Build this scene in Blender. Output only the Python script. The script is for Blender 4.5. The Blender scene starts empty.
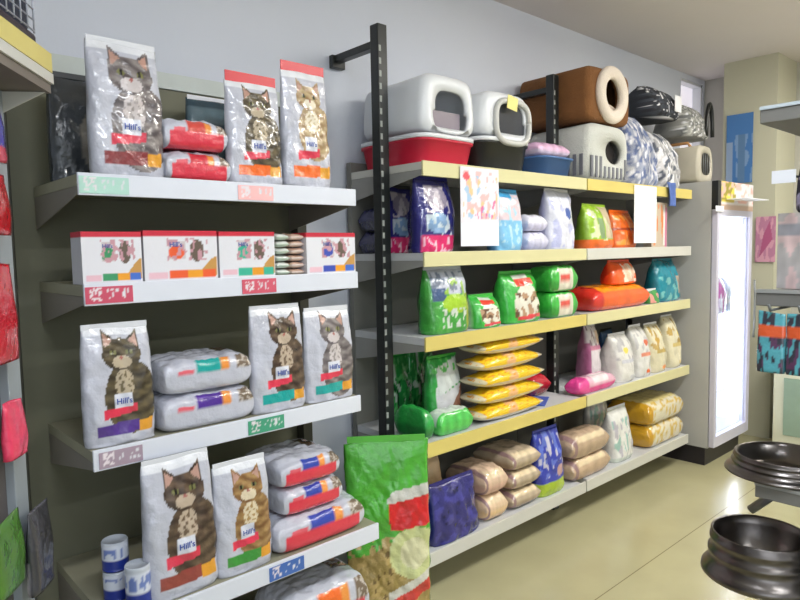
import bpy, bmesh, math, random
from math import sin, cos, tan, pi, radians, sqrt, atan2
from mathutils import Vector, noise, Matrix
C = bpy.context.scene
COL = C.collection

# ------------------------------------------------------------------ camera
FPX, YAW, PIT, ROL, H = 650.0, radians(42.38), radians(-4.37), radians(-1.11), 1.45
cd = bpy.data.cameras.new('camera'); cam = bpy.data.objects.new('camera', cd); COL.objects.link(cam)
cd.sensor_width = 36; cd.lens = 36 * FPX / 800; cd.clip_start = .02
fwd = Vector((sin(YAW) * cos(PIT), cos(YAW) * cos(PIT), sin(PIT)))
rt0 = Vector((cos(YAW), -sin(YAW), 0)); up0 = rt0.cross(fwd)
rt = rt0 * cos(ROL) + up0 * sin(ROL); up = rt.cross(fwd)
M = Matrix((rt, up, -fwd)).transposed().to_4x4(); M.translation = Vector((0, 0, H)); cam.matrix_world = M
C.camera = cam

def ray(px, py):
    a, b = px - 400, py - 300
    u = a * cos(ROL) + b * sin(ROL); v = -a * sin(ROL) + b * cos(ROL)
    x, z = u / FPX, -v / FPX
    d = cos(PIT) - z * sin(PIT); zz = sin(PIT) + z * cos(PIT)
    return x * cos(YAW) + d * sin(YAW), -x * sin(YAW) + d * cos(YAW), zz
def onY(px, py, Y):
    a, b, c = ray(px, py); t = Y / b; return a * t, H + c * t
def onX(px, py, X):
    a, b, c = ray(px, py); t = X / a; return b * t, H + c * t

# ------------------------------------------------------------------ materials
def lin(c): return c / 12.92 if c <= .04045 else ((c + .055) / 1.055) ** 2.4
def rgb(h):
    if isinstance(h, tuple): return tuple(lin(x / 255) for x in h)
    return tuple(lin(int(h[i:i + 2], 16) / 255) for i in (0, 2, 4))
def mat(name, col, rough=.5, metal=0, nscale=0, namt=.15, bump=0, bscale=60, coat=0, emit=0, spec=.5):
    m = bpy.data.materials.new(name); m.use_nodes = True
    nt = m.node_tree; b = nt.nodes['Principled BSDF']; c = rgb(col) + (1,)
    b.inputs['Base Color'].default_value = c; b.inputs['Roughness'].default_value = rough
    b.inputs['Metallic'].default_value = metal; b.inputs['Coat Weight'].default_value = coat
    b.inputs['Specular IOR Level'].default_value = spec
    tc = nt.nodes.new('ShaderNodeTexCoord')
    if nscale or namt:
        n = nt.nodes.new('ShaderNodeTexNoise'); n.inputs['Scale'].default_value = nscale or 8; n.inputs['Detail'].default_value = 5
        nt.links.new(tc.outputs['Object'], n.inputs['Vector'])
        r = nt.nodes.new('ShaderNodeMix'); r.data_type = 'RGBA'
        nt.links.new(n.outputs['Fac'], r.inputs['Factor'])
        r.inputs['A'].default_value = tuple(x * (1 - namt) for x in c[:3]) + (1,); r.inputs['B'].default_value = tuple(min(1, x * (1 + namt)) for x in c[:3]) + (1,)
        nt.links.new(r.outputs['Result'], b.inputs['Base Color'])
    if bump:
        n2 = nt.nodes.new('ShaderNodeTexNoise'); n2.inputs['Scale'].default_value = bscale; n2.inputs['Detail'].default_value = 3
        nt.links.new(tc.outputs['Object'], n2.inputs['Vector'])
        bp = nt.nodes.new('ShaderNodeBump'); bp.inputs['Strength'].default_value = bump; bp.inputs['Distance'].default_value = .01
        nt.links.new(n2.outputs['Fac'], bp.inputs['Height']); nt.links.new(bp.outputs['Normal'], b.inputs['Normal'])
    if emit:
        b.inputs['Emission Color'].default_value = c; b.inputs['Emission Strength'].default_value = emit
    return m
def vmat(name, rough, bump, bscale, coat=0):
    m = mat(name, (200, 200, 200), rough, namt=0, bump=bump, bscale=bscale, coat=coat)
    nt = m.node_tree; a = nt.nodes.new('ShaderNodeAttribute'); a.attribute_name = 'Col'
    for l in list(nt.links):
        if l.to_socket.name == 'Base Color': nt.links.remove(l)
    nt.links.new(a.outputs['Color'], nt.nodes['Principled BSDF'].inputs['Base Color'])
    return m
FOIL = vmat('printed_foil', .24, .9, 24, .6)
PAPERP = vmat('printed_card', .42, .05, 60, .1)
CLOTHP = vmat('printed_cloth', .9, .5, 120)
W_COLD = mat('shelf_lip_white', (222, 226, 236), .35, namt=.03)
W_UNDER = mat('shelf_enamel_olive', (150, 147, 125), .55, namt=.05)
W_BR = mat('bracket_taupe', (128, 122, 112), .5, namt=.05)
W_TOP = mat('shelf_enamel_pale', (200, 202, 205), .4, namt=.04)
CREAM = mat('shelf_lip_cream', (214, 208, 160), .4, namt=.06)
YEL = mat('shelf_lip_yellow', (214, 196, 112), .4, namt=.08)
LGREY = mat('shelf_lip_grey', (205, 204, 196), .4, namt=.05)
GREYM = mat('grey_enamel', (150, 150, 146), .5, namt=.06)
DGREY = mat('dark_grey_panel', (116, 116, 96), .6, namt=.1, nscale=3)
BACKG = mat('grey_back_panel', (120, 120, 114), .6, namt=.08)
BLACK = mat('black_enamel', (30, 34, 34), .35, namt=.15)
SLOT = mat('slot_shadowless_steel', (150, 155, 150), .4, namt=.1)
STEEL = mat('brushed_steel', (118, 112, 108), .28, metal=1, namt=.12, nscale=40)
GREYST = mat('grey_wire_steel', (140, 142, 140), .4, metal=.4, namt=.1)
WALLM = mat('wall_paint_white', (214, 219, 230), .75, namt=.03, nscale=1.5, bump=.05, bscale=90)
BEIGE = mat('wall_paint_beige', (196, 194, 172), .75, namt=.03, nscale=1.5, bump=.05, bscale=90)
CEILM = mat('ceiling_paint', (226, 220, 218), .85, namt=.04, nscale=2, bump=.04, bscale=80)
PLW = mat('white_plastic', (225, 228, 232), .3, namt=.02)
PLG = mat('grey_plastic', (168, 170, 168), .4, namt=.05)
PLRED = mat('red_plastic', (196, 30, 58), .35, namt=.05)
PLBLK = mat('black_plastic', (28, 30, 30), .3, namt=.1)
PLBLUE = mat('blue_plastic', (70, 110, 165), .35, namt=.06)
PLPINK = mat('pink_plastic', (220, 165, 200), .5, namt=.1)
BROWN = mat('brown_plush', (122, 80, 42), .95, namt=.2, nscale=14, bump=.5, bscale=150)
CRPL = mat('cream_plush', (226, 214, 200), .95, namt=.08, nscale=14, bump=.5, bscale=150)
DARKIN = mat('opening_shade_dark', (34, 30, 28), .9, namt=.2)  # dark colour that stands for shade inside the cat house openings
REDT = mat('red_seal', (214, 48, 60), .35, namt=.1, coat=.2)
WHT = mat('white_seal', (222, 224, 230), .35, namt=.05, coat=.2)
PAPER = mat('white_paper', (240, 241, 245), .6, namt=.02)
INKB = mat('blue_ink', (50, 80, 165), .5, namt=0)
INKR = mat('red_ink', (205, 45, 60), .5, namt=0)
YTAG = mat('yellow_tag', (238, 226, 140), .6, namt=.05)
CREAMF = mat('cream_cabinet_paint', (205, 204, 178), .5, namt=.04)

# ------------------------------------------------------------------ mesh helpers
def link(name, me, parent=None, m=None):
    o = bpy.data.objects.new(name, me); COL.objects.link(o)
    if parent: o.parent = parent
    if m is not None and me is not None: me.materials.append(m)
    return o
def tag(o, label=None, cat=None, group=None, kind=None):
    if label: o['label'] = label
    if cat: o['category'] = cat
    if group: o['group'] = group
    if kind: o['kind'] = kind
    return o
def empty(name, loc, rz=0, label=None, cat=None, group=None):
    o = bpy.data.objects.new(name, None); COL.objects.link(o); o.location = loc; o.rotation_euler = (0, 0, rz); o.empty_display_size = .05
    return tag(o, label, cat, group)
def smooth(me):
    for p in me.polygons: p.use_smooth = True
def bm_mesh(bm, name, sm=False):
    me = bpy.data.meshes.new(name); bmesh.ops.recalc_face_normals(bm, faces=bm.faces); bm.to_mesh(me); bm.free()
    if sm: smooth(me)
    return me
def addbox(bm, x0, x1, y0, y1, z0, z1, bev=0):
    r = bmesh.ops.create_cube(bm, size=1)
    for v in r['verts']:
        v.co = Vector((x0 + (v.co.x + .5) * (x1 - x0), y0 + (v.co.y + .5) * (y1 - y0), z0 + (v.co.z + .5) * (z1 - z0)))
    if bev:
        es = list({e for v in r['verts'] for e in v.link_edges})
        bmesh.ops.bevel(bm, geom=es, offset=bev, segments=2, affect='EDGES', profile=.5)
def box(name, x0, x1, y0, y1, z0, z1, m, parent=None, bev=0):
    bm = bmesh.new(); addbox(bm, x0, x1, y0, y1, z0, z1, bev); return link(name, bm_mesh(bm, name), parent, m)
def addtube(bm, pts, r, n=8):
    rings = []
    for i, p in enumerate(pts):
        p = Vector(p); a = Vector(pts[max(0, i - 1)]); b = Vector(pts[min(len(pts) - 1, i + 1)])
        t = (b - a).normalized(); s = t.orthogonal().normalized() if i == 0 else (rings_s - t * rings_s.dot(t)).normalized()
        rings_s = s; q = t.cross(s)
        rings.append([bm.verts.new(p + (s * cos(2 * pi * k / n) + q * sin(2 * pi * k / n)) * r) for k in range(n)])
    for a, b in zip(rings, rings[1:]):
        for k in range(n): bm.faces.new((a[k], a[(k + 1) % n], b[(k + 1) % n], b[k]))
    bm.faces.new(rings[0][::-1]); bm.faces.new(rings[-1])
def tube(name, pts, r, m, parent=None, n=8):
    bm = bmesh.new(); addtube(bm, pts, r, n); return link(name, bm_mesh(bm, name, True), parent, m)
def lathe(name, prof, m, parent=None, n=48, close=False):
    bm = bmesh.new(); rings = []
    for r, z in prof:
        if r < 1e-6: rings.append([bm.verts.new((0, 0, z))]); continue
        rings.append([bm.verts.new((r * cos(2 * pi * k / n), r * sin(2 * pi * k / n), z)) for k in range(n)])
    for a, b in zip(rings, rings[1:]):
        for k in range(n):
            if len(a) == 1 and len(b) == 1: continue
            if len(a) == 1: bm.faces.new((a[0], b[(k + 1) % n], b[k]))
            elif len(b) == 1: bm.faces.new((a[k], a[(k + 1) % n], b[0]))
            else: bm.faces.new((a[k], a[(k + 1) % n], b[(k + 1) % n], b[k]))
    return link(name, bm_mesh(bm, name, True), parent, m)
def prism(name, pts, axis, a, b, m, parent=None):
    """outline pts in the plane normal to axis, from a to b along the axis"""
    bm = bmesh.new()
    def P(p, t): return {'x': (t, p[0], p[1]), 'y': (p[0], t, p[1]), 'z': (p[0], p[1], t)}[axis]
    A = [bm.verts.new(P(p, a)) for p in pts]; B = [bm.verts.new(P(p, b)) for p in pts]
    n = len(pts)
    for i in range(n): bm.faces.new((A[i], A[(i + 1) % n], B[(i + 1) % n], B[i]))
    bm.faces.new(A[::-1]); bm.faces.new(B)
    return link(name, bm_mesh(bm, name), parent, m)
def text(s, size, loc, rot, m, parent, name='logo_text'):
    cu = bpy.data.curves.new('t', 'FONT'); cu.body = s; cu.size = size; cu.extrude = .0004; cu.align_x = 'CENTER'; cu.align_y = 'CENTER'
    cu.resolution_u = 3; cu.offset = size * .012
    o = bpy.data.objects.new('t', cu); COL.objects.link(o); dg = bpy.context.evaluated_depsgraph_get()
    me = bpy.data.meshes.new_from_object(o.evaluated_get(dg)); bpy.data.objects.remove(o)
    me.materials.clear(); t = link(name, me, parent, m); t.location = loc; t.rotation_euler = rot
    return t

# ------------------------------------------------------------------ printed artwork: colours of the print by position
def inpoly(u, v, pts):
    c = False; j = len(pts) - 1
    for i in range(len(pts)):
        if (pts[i][1] > v) != (pts[j][1] > v) and u < (pts[j][0] - pts[i][0]) * (v - pts[i][1]) / (pts[j][1] - pts[i][1]) + pts[i][0]: c = not c
        j = i
    return c
TONES = {'tabby': ((110, 98, 72), (58, 50, 38), (185, 170, 145)), 'silver': ((150, 142, 140), (88, 80, 82), (205, 196, 196)),
         'ginger': ((176, 142, 92), (120, 84, 50), (225, 210, 180)), 'brown': ((112, 92, 74), (60, 46, 38), (190, 172, 152)),
         'black': ((64, 60, 58), (30, 28, 28), (150, 144, 138)), 'cream': ((200, 180, 140), (150, 120, 84), (236, 226, 204))}
def catcol(u, v, cu, cv, s, tone, ar):
    """a cat: head with two ears over a sitting body. s = head half width in u"""
    x = (u - cu) / s; y = (v - cv) / s * ar
    base, dark, light = TONES[tone]
    def fur(seed=0):
        k = noise.noise(Vector((x * 2.6 + seed, y * 4.5, seed))) + .55 * sin(y * 9 + 3 * sin(x * 2.2))
        t = max(0, min(1, .5 + k * .6)); return tuple(dark[i] + (base[i] - dark[i]) * t for i in range(3))
    head = x * x / 1.0 + y * y / .74 < 1
    ear = any(inpoly(x, y, [(sx * .95, .1), (sx * .92, 1.32), (sx * .22, .72)]) for sx in (-1, 1))
    body = ((x - .35) / 1.35) ** 2 + ((y + 2.35) / 2.0) ** 2 < 1
    if head or ear:
        for sx in (-1, 1):
            ex = (x - sx * .42) / .17; ey = (y - .1) / .15
            if ex * ex + ey * ey < 1: return (28, 26, 22) if ex * ex < .12 else (122, 122, 74)
            if inpoly(x, y, [(sx * .84, .35), (sx * .86, 1.1), (sx * .42, .75)]): return (190, 150, 135)
        if ((x) / .1) ** 2 + ((y + .2) / .09) ** 2 < 1: return (170, 100, 95)
        if ((x) / .5) ** 2 + ((y + .42) / .34) ** 2 < 1: return light
        return fur()
    if body:
        if ((x - .05) / .5) ** 2 + ((y + 1.6) / .8) ** 2 < 1: return light if noise.noise(Vector((x * 5, y * 5, 2))) > -.12 else base
        return fur(3)
    return None
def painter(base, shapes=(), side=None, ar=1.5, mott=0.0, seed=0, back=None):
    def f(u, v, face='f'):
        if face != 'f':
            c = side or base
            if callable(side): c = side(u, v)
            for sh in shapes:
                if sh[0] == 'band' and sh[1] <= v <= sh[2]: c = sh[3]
        else:
            c = base
            for sh in shapes:
                k = sh[0]
                if k == 'r' and sh[1] <= u <= sh[2] and sh[3] <= v <= sh[4]: c = sh[5]
                elif k == 'sl' and sh[1] <= u <= sh[2] and sh[3] <= v - sh[6] * (u - sh[1]) <= sh[4]: c = sh[5]
                elif k == 'e' and ((u - sh[1]) / sh[3]) ** 2 + ((v - sh[2]) / sh[4]) ** 2 < 1: c = sh[5]
                elif k == 'p' and inpoly(u, v, sh[1]): c = sh[2]
                elif k == 'band' and sh[1] <= v <= sh[2]: c = sh[3]
                elif k == 'cat':
                    q = catcol(u, v, sh[1], sh[2], sh[3], sh[4], ar)
                    if q: c = q
                elif k == 'n':      # printed speckle or streaks inside a box
                    if sh[1] <= u <= sh[2] and sh[3] <= v <= sh[4]:
                        if noise.noise(Vector((u * sh[5] + seed, v * sh[6], seed * 1.7 + 5))) > sh[7]: c = sh[8]
        if mott:
            k = 1 + mott * noise.noise(Vector((u * 3 + seed, v * 5, 9 + seed)))
            c = tuple(min(255, max(0, x * k)) for x in c)
        return rgb(tuple(c)) + (1,)
    return f
def setcol(me, cols):
    a = me.color_attributes.new('Col', 'FLOAT_COLOR', 'POINT')
    flat = [x for c in cols for x in c]; a.data.foreach_set('color', flat)

# ------------------------------------------------------------------ packaging shapes
def dprof(t, full=.86, p=2.6): return max(.03, (1 - t ** p) ** .75 * full + .14 * (1 - t ** 8)) * (.9 + .1 * min(1, t / .08))
def standing_bag(name, w, h, d, paint, parent, nu=34, nv=46, seed=0, m=None, wr=1.0, topw=.94, slump=.0):
    n = 3.2; prof = []
    for i in range(nu + 1):
        x = -1 + 2 * i / nu; prof.append((x, -(1 - abs(x) ** n) ** (1 / n), 'f'))
    nb = 14
    for i in range(1, nb):
        x = 1 - 2 * i / nb; prof.append((x, (1 - abs(x) ** n) ** (1 / n), 'b'))
    L = len(prof); bm = bmesh.new(); cols = []; rows = []
    for j in range(nv + 1):
        t = j / nv; row = []; dd = d * .5 * dprof(t); ww = w * .5 * (topw + (1 - topw) * (1 - t ** 3)) * (.97 + .03 * min(1, t / .06))
        for x, y, fc in prof:
            X = x * ww; Y = y * dd
            k = noise.noise(Vector((X * 14 + seed * 3.1, t * h * 11, seed + y))) * .010 + noise.noise(Vector((X * 34 + seed, t * h * 26 + X * 20, seed + y * 2))) * .0045
            k *= wr * (1 if t > .02 else 0) * min(1, d / .07)
            Y += (k if y > 0 else -k) * (1 - t ** 6); X += k * .5 * (1 if x > 0 else -1) * abs(x)
            Z = t * h - (abs(x) ** 3 * slump * h * t)
            Z += (t ** 4) * noise.noise(Vector((X * 9, seed, 1))) * .012 * wr
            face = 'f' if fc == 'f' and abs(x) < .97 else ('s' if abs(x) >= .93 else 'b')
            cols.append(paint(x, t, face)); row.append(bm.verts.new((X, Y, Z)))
        rows.append(row)
    for a, b in zip(rows, rows[1:]):
        for k in range(L): bm.faces.new((a[k], a[(k + 1) % L], b[(k + 1) % L], b[k]))
    bm.faces.new(rows[0][::-1]); bm.faces.new(rows[-1])
    bm.verts.index_update()
    me = bm_mesh(bm, name, True); setcol(me, cols)
    return link(name, me, parent, m or FOIL)
def pillow(name, w, l, t, paint, parent, nu=36, nv=26, seed=0, m=None, px=3.0, py=3.5, ex=.62, droop=0):
    """bag lying flat: w along x, l along y, thickness t; paint(u, v 0..1 with 0 at the front edge, zrel -1..1)"""
    bm = bmesh.new(); cols = []; G = {}
    for s in (1, -1):
        for i in range(nu + 1):
            for j in range(nv + 1):
                u = sin((-1 + 2 * i / nu) * pi / 2); v = sin((-1 + 2 * j / nv) * pi / 2)
                edge = i in (0, nu) or j in (0, nv)
                if s == -1 and edge: G[s, i, j] = G[1, i, j]; continue
                f = ((1 - abs(u) ** px) * (1 - abs(v) ** py)); f = max(0, f) ** ex
                k = noise.noise(Vector((u * w * 16 + seed, v * l * 16, seed + s))) * .007 + noise.noise(Vector((u * w * 40 + seed, v * l * 30 + u * 5, seed + s))) * .003
                z = s * t / 2 * f + (k if s > 0 else 0) * min(1, f * 1.5)
                if s < 0: z = -t / 2 * min(1, f * 1.25) ** .6
                pinch = 1 - .05 * (abs(v) ** 4 if True else 0)
                G[s, i, j] = bm.verts.new((u * w / 2 * pinch, v * l / 2 * (1 - .05 * abs(u) ** 4), t / 2 + z - droop * abs(u) ** 2 * t))
                cols.append(paint(u, (v + 1) / 2, max(-1, min(1, s * f))))
    for s in (1, -1):
        for i in range(nu):
            for j in range(nv):
                q = [G[s, i, j], G[s, i + 1, j], G[s, i + 1, j + 1], G[s, i, j + 1]]
                if len(set(q)) == 4: bm.faces.new(q if s > 0 else q[::-1])
    bm.verts.index_update(); me = bm_mesh(bm, name, True); setcol(me, cols)
    return link(name, me, parent, m or FOIL)
def carton(name, w, d, h, paint, parent, res=40, m=None):
    bm = bmesh.new(); cols = []
    def grid(fn, nu, nv, face):
        g = [[bm.verts.new(fn(i / nu, j / nv)) for j in range(nv + 1)] for i in range(nu + 1)]
        for i in range(nu + 1):
            for j in range(nv + 1): cols.append(paint(-1 + 2 * i / nu, j / nv, face))
        for i in range(nu):
            for j in range(nv): bm.faces.new((g[i][j], g[i + 1][j], g[i + 1][j + 1], g[i][j + 1]))
    nv = max(6, int(res * h / w))
    grid(lambda a, b: (-w / 2 + a * w, -d / 2, b * h), res, nv, 'f')
    grid(lambda a, b: (w / 2 - a * w, d / 2, b * h), 4, 4, 'b')
    grid(lambda a, b: (-w / 2, d / 2 - a * d, b * h), 10, nv, 's')
    grid(lambda a, b: (w / 2, -d / 2 + a * d, b * h), 10, nv, 's')
    grid(lambda a, b: (-w / 2 + a * w, -d / 2 + b * d, h), 12, 8, 't')
    grid(lambda a, b: (-w / 2 + a * w, d / 2 - b * d, 0), 4, 4, 's')
    me = bpy.data.meshes.new(name); bm.verts.index_update(); bm.to_mesh(me); bm.free(); setcol(me, cols)
    return link(name, me, parent, m or PAPERP)
def superell(n, N, w, h, zc=0, xc=0):
    out = []
    for k in range(N):
        a = 2 * pi * k / N + pi / N; ca, sa = cos(a), sin(a); r = (abs(ca) ** n + abs(sa) ** n) ** (-1 / n)
        out.append((xc + ca * r * w / 2, zc + sa * r * h / 2))
    return out
def shell(name, outline, hole, d, m, parent, th=.015, rnd=.02, back=.95):
    """hollow housing: front face with an opening, walls going back (+y)"""
    bm = bmesh.new(); N = len(outline); cx = sum(p[0] for p in outline) / N; cz = sum(p[1] for p in outline) / N
    def ring(pts, y, s=1): return [bm.verts.new((cx + (p[0] - cx) * s, y, cz + (p[1] - cz) * s)) for p in pts]
    wid = max(p[0] for p in outline) - cx
    s1 = 1 - rnd / wid; si = 1 - th / wid
    R = [ring(outline, d - rnd, si * back), ring(outline, th, si), ring(hole, th), ring(hole, 0), ring(outline, 0, s1), ring(outline, rnd * .4, 1 - rnd * .3 / wid), ring(outline, rnd), ring(outline, d - rnd, back), ring(outline, d, back * s1)]
    for a, b in zip(R, R[1:]):
        for k in range(N): bm.faces.new((a[k], a[(k + 1) % N], b[(k + 1) % N], b[k]))
    bm.faces.new(R[0]); bm.faces.new(R[-1])
    return link(name, bm_mesh(bm, name, True), parent, m)

# ------------------------------------------------------------------ the room
def struct(o): o['kind'] = 'structure'; return o
def tiles():
    m = bpy.data.materials.new('polished_floor_tiles'); m.use_nodes = True; nt = m.node_tree; b = nt.nodes['Principled BSDF']
    tc = nt.nodes.new('ShaderNodeTexCoord'); mp = nt.nodes.new('ShaderNodeMapping'); br = nt.nodes.new('ShaderNodeTexBrick')
    mp.inputs['Location'].default_value = (2.4, -.575, 0)
    nt.links.new(tc.outputs['Object'], mp.inputs['Vector']); nt.links.new(mp.outputs['Vector'], br.inputs['Vector'])
    br.offset = 0; br.inputs['Scale'].default_value = 1; br.inputs['Brick Width'].default_value = 4; br.inputs['Row Height'].default_value = .8
    br.inputs['Mortar Size'].default_value = .0028; br.inputs['Mortar Smooth'].default_value = .3; br.inputs['Bias'].default_value = 0
    br.inputs['Color1'].default_value = rgb((190, 184, 146)) + (1,); br.inputs['Color2'].default_value = rgb((186, 180, 142)) + (1,)
    br.inputs['Mortar'].default_value = rgb((140, 132, 98)) + (1,)
    n = nt.nodes.new('ShaderNodeTexNoise'); n.inputs['Scale'].default_value = 3; n.inputs['Detail'].default_value = 6
    nt.links.new(tc.outputs['Object'], n.inputs['Vector'])
    mx = nt.nodes.new('ShaderNodeMix'); mx.data_type = 'RGBA'; mx.blend_type = 'MULTIPLY'; mx.inputs['Factor'].default_value = .25
    nt.links.new(br.outputs['Color'], mx.inputs['A']); nt.links.new(n.outputs['Fac'], mx.inputs['B'])
    mx2 = nt.nodes.new('ShaderNodeMix'); mx2.data_type = 'RGBA'; mx2.inputs['Factor'].default_value = .12
    nt.links.new(mx.outputs['Result'], b.inputs['Base Color'])
    b.inputs['Roughness'].default_value = .2; b.inputs['Specular IOR Level'].default_value = .5
    return m
fl = struct(box('floor', -3, 7, -3.5, 2.5, -.1, 0, tiles()))
struct(box('ceiling', -3, 7, -3.5, 2.5, 2.8, 2.9, CEILM))
WX0, WX1, WZ0, WZ1 = 5.16, 5.57, .9, 2.76
bm = bmesh.new()
addbox(bm, -3, WX0, 2.34, 2.5, 0, 2.8); addbox(bm, WX1, 5.75, 2.34, 2.5, 0, 2.8); addbox(bm, WX0, WX1, 2.34, 2.5, 0, WZ0); addbox(bm, WX0, WX1, 2.34, 2.5, WZ1, 2.8)
struct(link('wall_north', bm_mesh(bm, 'wall_north'), None, WALLM))
struct(box('wall_east', 5.6, 5.75, -3.5, 2.34, 0, 2.8, mat('wall_paint_far', (188, 186, 178), .75, namt=.03)))
struct(box('wall_west', -3.1, -3, -3.5, 2.5, 0, 2.8, WALLM))
struct(box('wall_south', -3, 5.6, -3.6, -3.5, 0, 2.8, WALLM))
struct(box('trim_1', 5.2, 5.6, 1.66, 2.03, 0, 2.8, BEIGE))
GLOW = mat('daylit_frosted_glass', (245, 240, 250), .4, namt=0, emit=.55)
wn = struct(box('window_1', WX0, WX1, 2.42, 2.43, WZ0, WZ1, GLOW))
bm = bmesh.new()
for a in ((WX0, WX0 + .02, WZ0, WZ1), (WX1 - .02, WX1, WZ0, WZ1), (WX0, WX1, WZ0, WZ0 + .03), (WX0, WX1, WZ1 - .02, WZ1)): addbox(bm, a[0], a[1], 2.35, 2.44, a[2], a[3])
link('window_frame', bm_mesh(bm, 'window_frame'), wn, PLW)
struct(box('baseboard_east', 5.58, 5.6, -3.5, 1.66, 0, .1, mat('skirting_cream', (205, 200, 165), .5)))

# ------------------------------------------------------------------ shelving
LIPH = .055
LF, RF = 1.836, 1.836
LZ = [1.666, 1.373, .922, .467, .10]      # top of each left board
RZ = [1.795, 1.437, 1.097, .664, .205]
def bracket(bm, x, y0, y1, z, th=.003):
    A = [(x, y0, z - .031), (x, y0, z - .052), (x, y1, z - .13), (x, y1, z - .031)]
    f = [bm.verts.new(p) for p in A]; g = [bm.verts.new((p[0] + th, p[1], p[2])) for p in A]
    for i in range(4): bm.faces.new((f[i], f[(i + 1) % 4], g[(i + 1) % 4], g[i]))
    bm.faces.new(f[::-1]); bm.faces.new(g)
def shelf(parent, x0, x1, yf, yb, z, mb, ml, mbr=None, lab=None, br=True, ins=(0, 0)):
    X0, X1 = x0, x1; x0 += ins[0]; x1 -= ins[1]
    s = box('shelf', x0, x1, yf + .004, yb, z - .03, z, mb, parent)
    l = box('shelf_lip', X0, X1, yf - .006, yf + .004, z - LIPH, z + .004, ml, s, .002)
    if br:
        bm = bmesh.new(); bracket(bm, x0, yf + .005, yb, z); link('bracket', bm_mesh(bm, 'bracket'), s, mbr or mb)
        bm = bmesh.new(); bracket(bm, x1 - .003, yf + .005, yb, z); link('bracket', bm_mesh(bm, 'bracket'), s, mbr or mb)
    if lab: s['label'] = lab
    return s
def ptag(s, x0, x1, yf, z, col, seed, label):
    w = x1 - x0; pt = painter(col, [('n', -.85, -.35, .15, .9, 9, 6, .0, (235, 225, 230)), ('n', -.1, .9, .3, .8, 12, 3, .15, (225, 225, 230))], seed=seed)
    o = carton('price_tag', w, .0015, .045, pt, s, res=28); o.location = ((x0 + x1) / 2, yf - .0075, z - .05)
    tag(o, label); return o
def upright(parent, x, yc, z1, m, wd=.05, dp=.05, slots=True):
    u = box('upright', x - wd / 2, x + wd / 2, yc - dp / 2, yc + dp / 2, 0, z1, m, parent, .004)
    if slots:
        u.data.materials.append(SLOT); bm = bmesh.new(); bm.from_mesh(u.data); n0 = len(bm.faces); z = .25
        while z < z1 - .06:
            addbox(bm, x - wd * .42, x - wd * .2, yc - dp / 2 - .0012, yc - dp / 2, z, z + .024); z += .05
        bm.faces.ensure_lookup_table()
        for f in bm.faces[n0:]: f.material_index = 1
        bm.to_mesh(u.data); bm.free()
    return u
# left unit
LX0, LX1 = .54, 1.467
LU = empty('shelving_unit', (0, 0, 0), 0, 'white shelving unit on the left holding white bags of cat food', 'shelving')
box('back_panel', .42, 1.50, 2.27, 2.30, 0, 2.03, DGREY, LU)
box('top_rail', .42, 1.50, 2.262, 2.30, 2.03, 2.085, mat('rail_pale', (200, 208, 204), .5), LU)
for x in (.445, 1.49): upright(LU, x, 2.235, 2.03, mat('olive_upright', (62, 62, 52), .5), .045, .05, slots=False)
LS = []
for i, z in enumerate(LZ):
    yf = LF if i < 3 else 1.75
    s = shelf(LU, LX0, LX1, yf, 2.265, z, W_UNDER, W_COLD, W_BR, 'white lipped shelf, %s from the top' % ['first', 'second', 'third', 'fourth', 'fifth'][i]); LS.append((s, yf, z))
def tagpx(i, pxa, pxb, py, col, seed, label):
    s, yf, z = LS[i]; xa = onY(pxa, py, yf)[0]; xb = onY(pxb, py, yf)[0]; ptag(s, max(xa, LX0 + .002), xb, yf, z, col, seed, label)
tagpx(0, 78, 128, 190, (178, 218, 205), 1, 'mint green price tag')
tagpx(0, 237, 272, 195, (244, 190, 190), 2, 'pale pink price tag')
tagpx(1, 84, 132, 295, (205, 80, 105), 3, 'red price tag at the left end')
tagpx(1, 241, 275, 285, (214, 92, 112), 4, 'red price tag right of the middle')
tagpx(2, 98, 142, 458, (170, 150, 165), 5, 'grey and pink price tag')
tagpx(2, 247, 283, 425, (70, 160, 125), 6, 'green price tag')
tagpx(3, 268, 303, 568, (70, 110, 185), 7, 'blue price tag')

# right unit, two bays
RX = [1.80, 2.985, 4.22]
liplist = [(CREAM, YEL), (CREAM, LGREY), (YEL, CREAM), (YEL, CREAM), (LGREY, LGREY)]
BAY = []
for b in (0, 1):
    U = empty('shelving_unit', (RX[b], 2.3, 0), 0, ['cream shelving bay with black post, right of the white cat food unit', 'far shelving bay between the black post and the drinks fridge'][b], 'shelving')
    off = Vector((-RX[b], -2.3, 0))
    ch = [box('back_panel', RX[b] + .002, RX[b + 1] - .002, 2.282, 2.31, 0, 1.84, BACKG, U)]
    for i, z in enumerate(RZ):
        ch.append(shelf(U, RX[b] + .005, RX[b + 1] - .005, RF, 2.28, z, W_TOP if i else LGREY, liplist[i][b], GREYM if i < 4 else W_TOP, '%s shelf, %s from the top' % (['yellowish', 'pale'][b], ['first', 'second', 'third', 'fourth', 'fifth'][i]), ins=(.028 * b, .028 * (1 - b))))
    px = [1.775, 2.99][b]
    u = upright(U, px, 2.045, 2.36, BLACK); ch.append(u)
    a = box('wall_arm', px - .02, px + .02, 2.068, 2.335, 2.27, 2.30, BLACK, U, .003); ch.append(a)
    pl = box('wall_plate', px - .035, px + .035, 2.31, 2.335, 2.245, 2.30, BLACK, U, .003); ch.append(pl)
    for c in ch: c.location = Vector(c.location) + off
    BAY.append(U)

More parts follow.
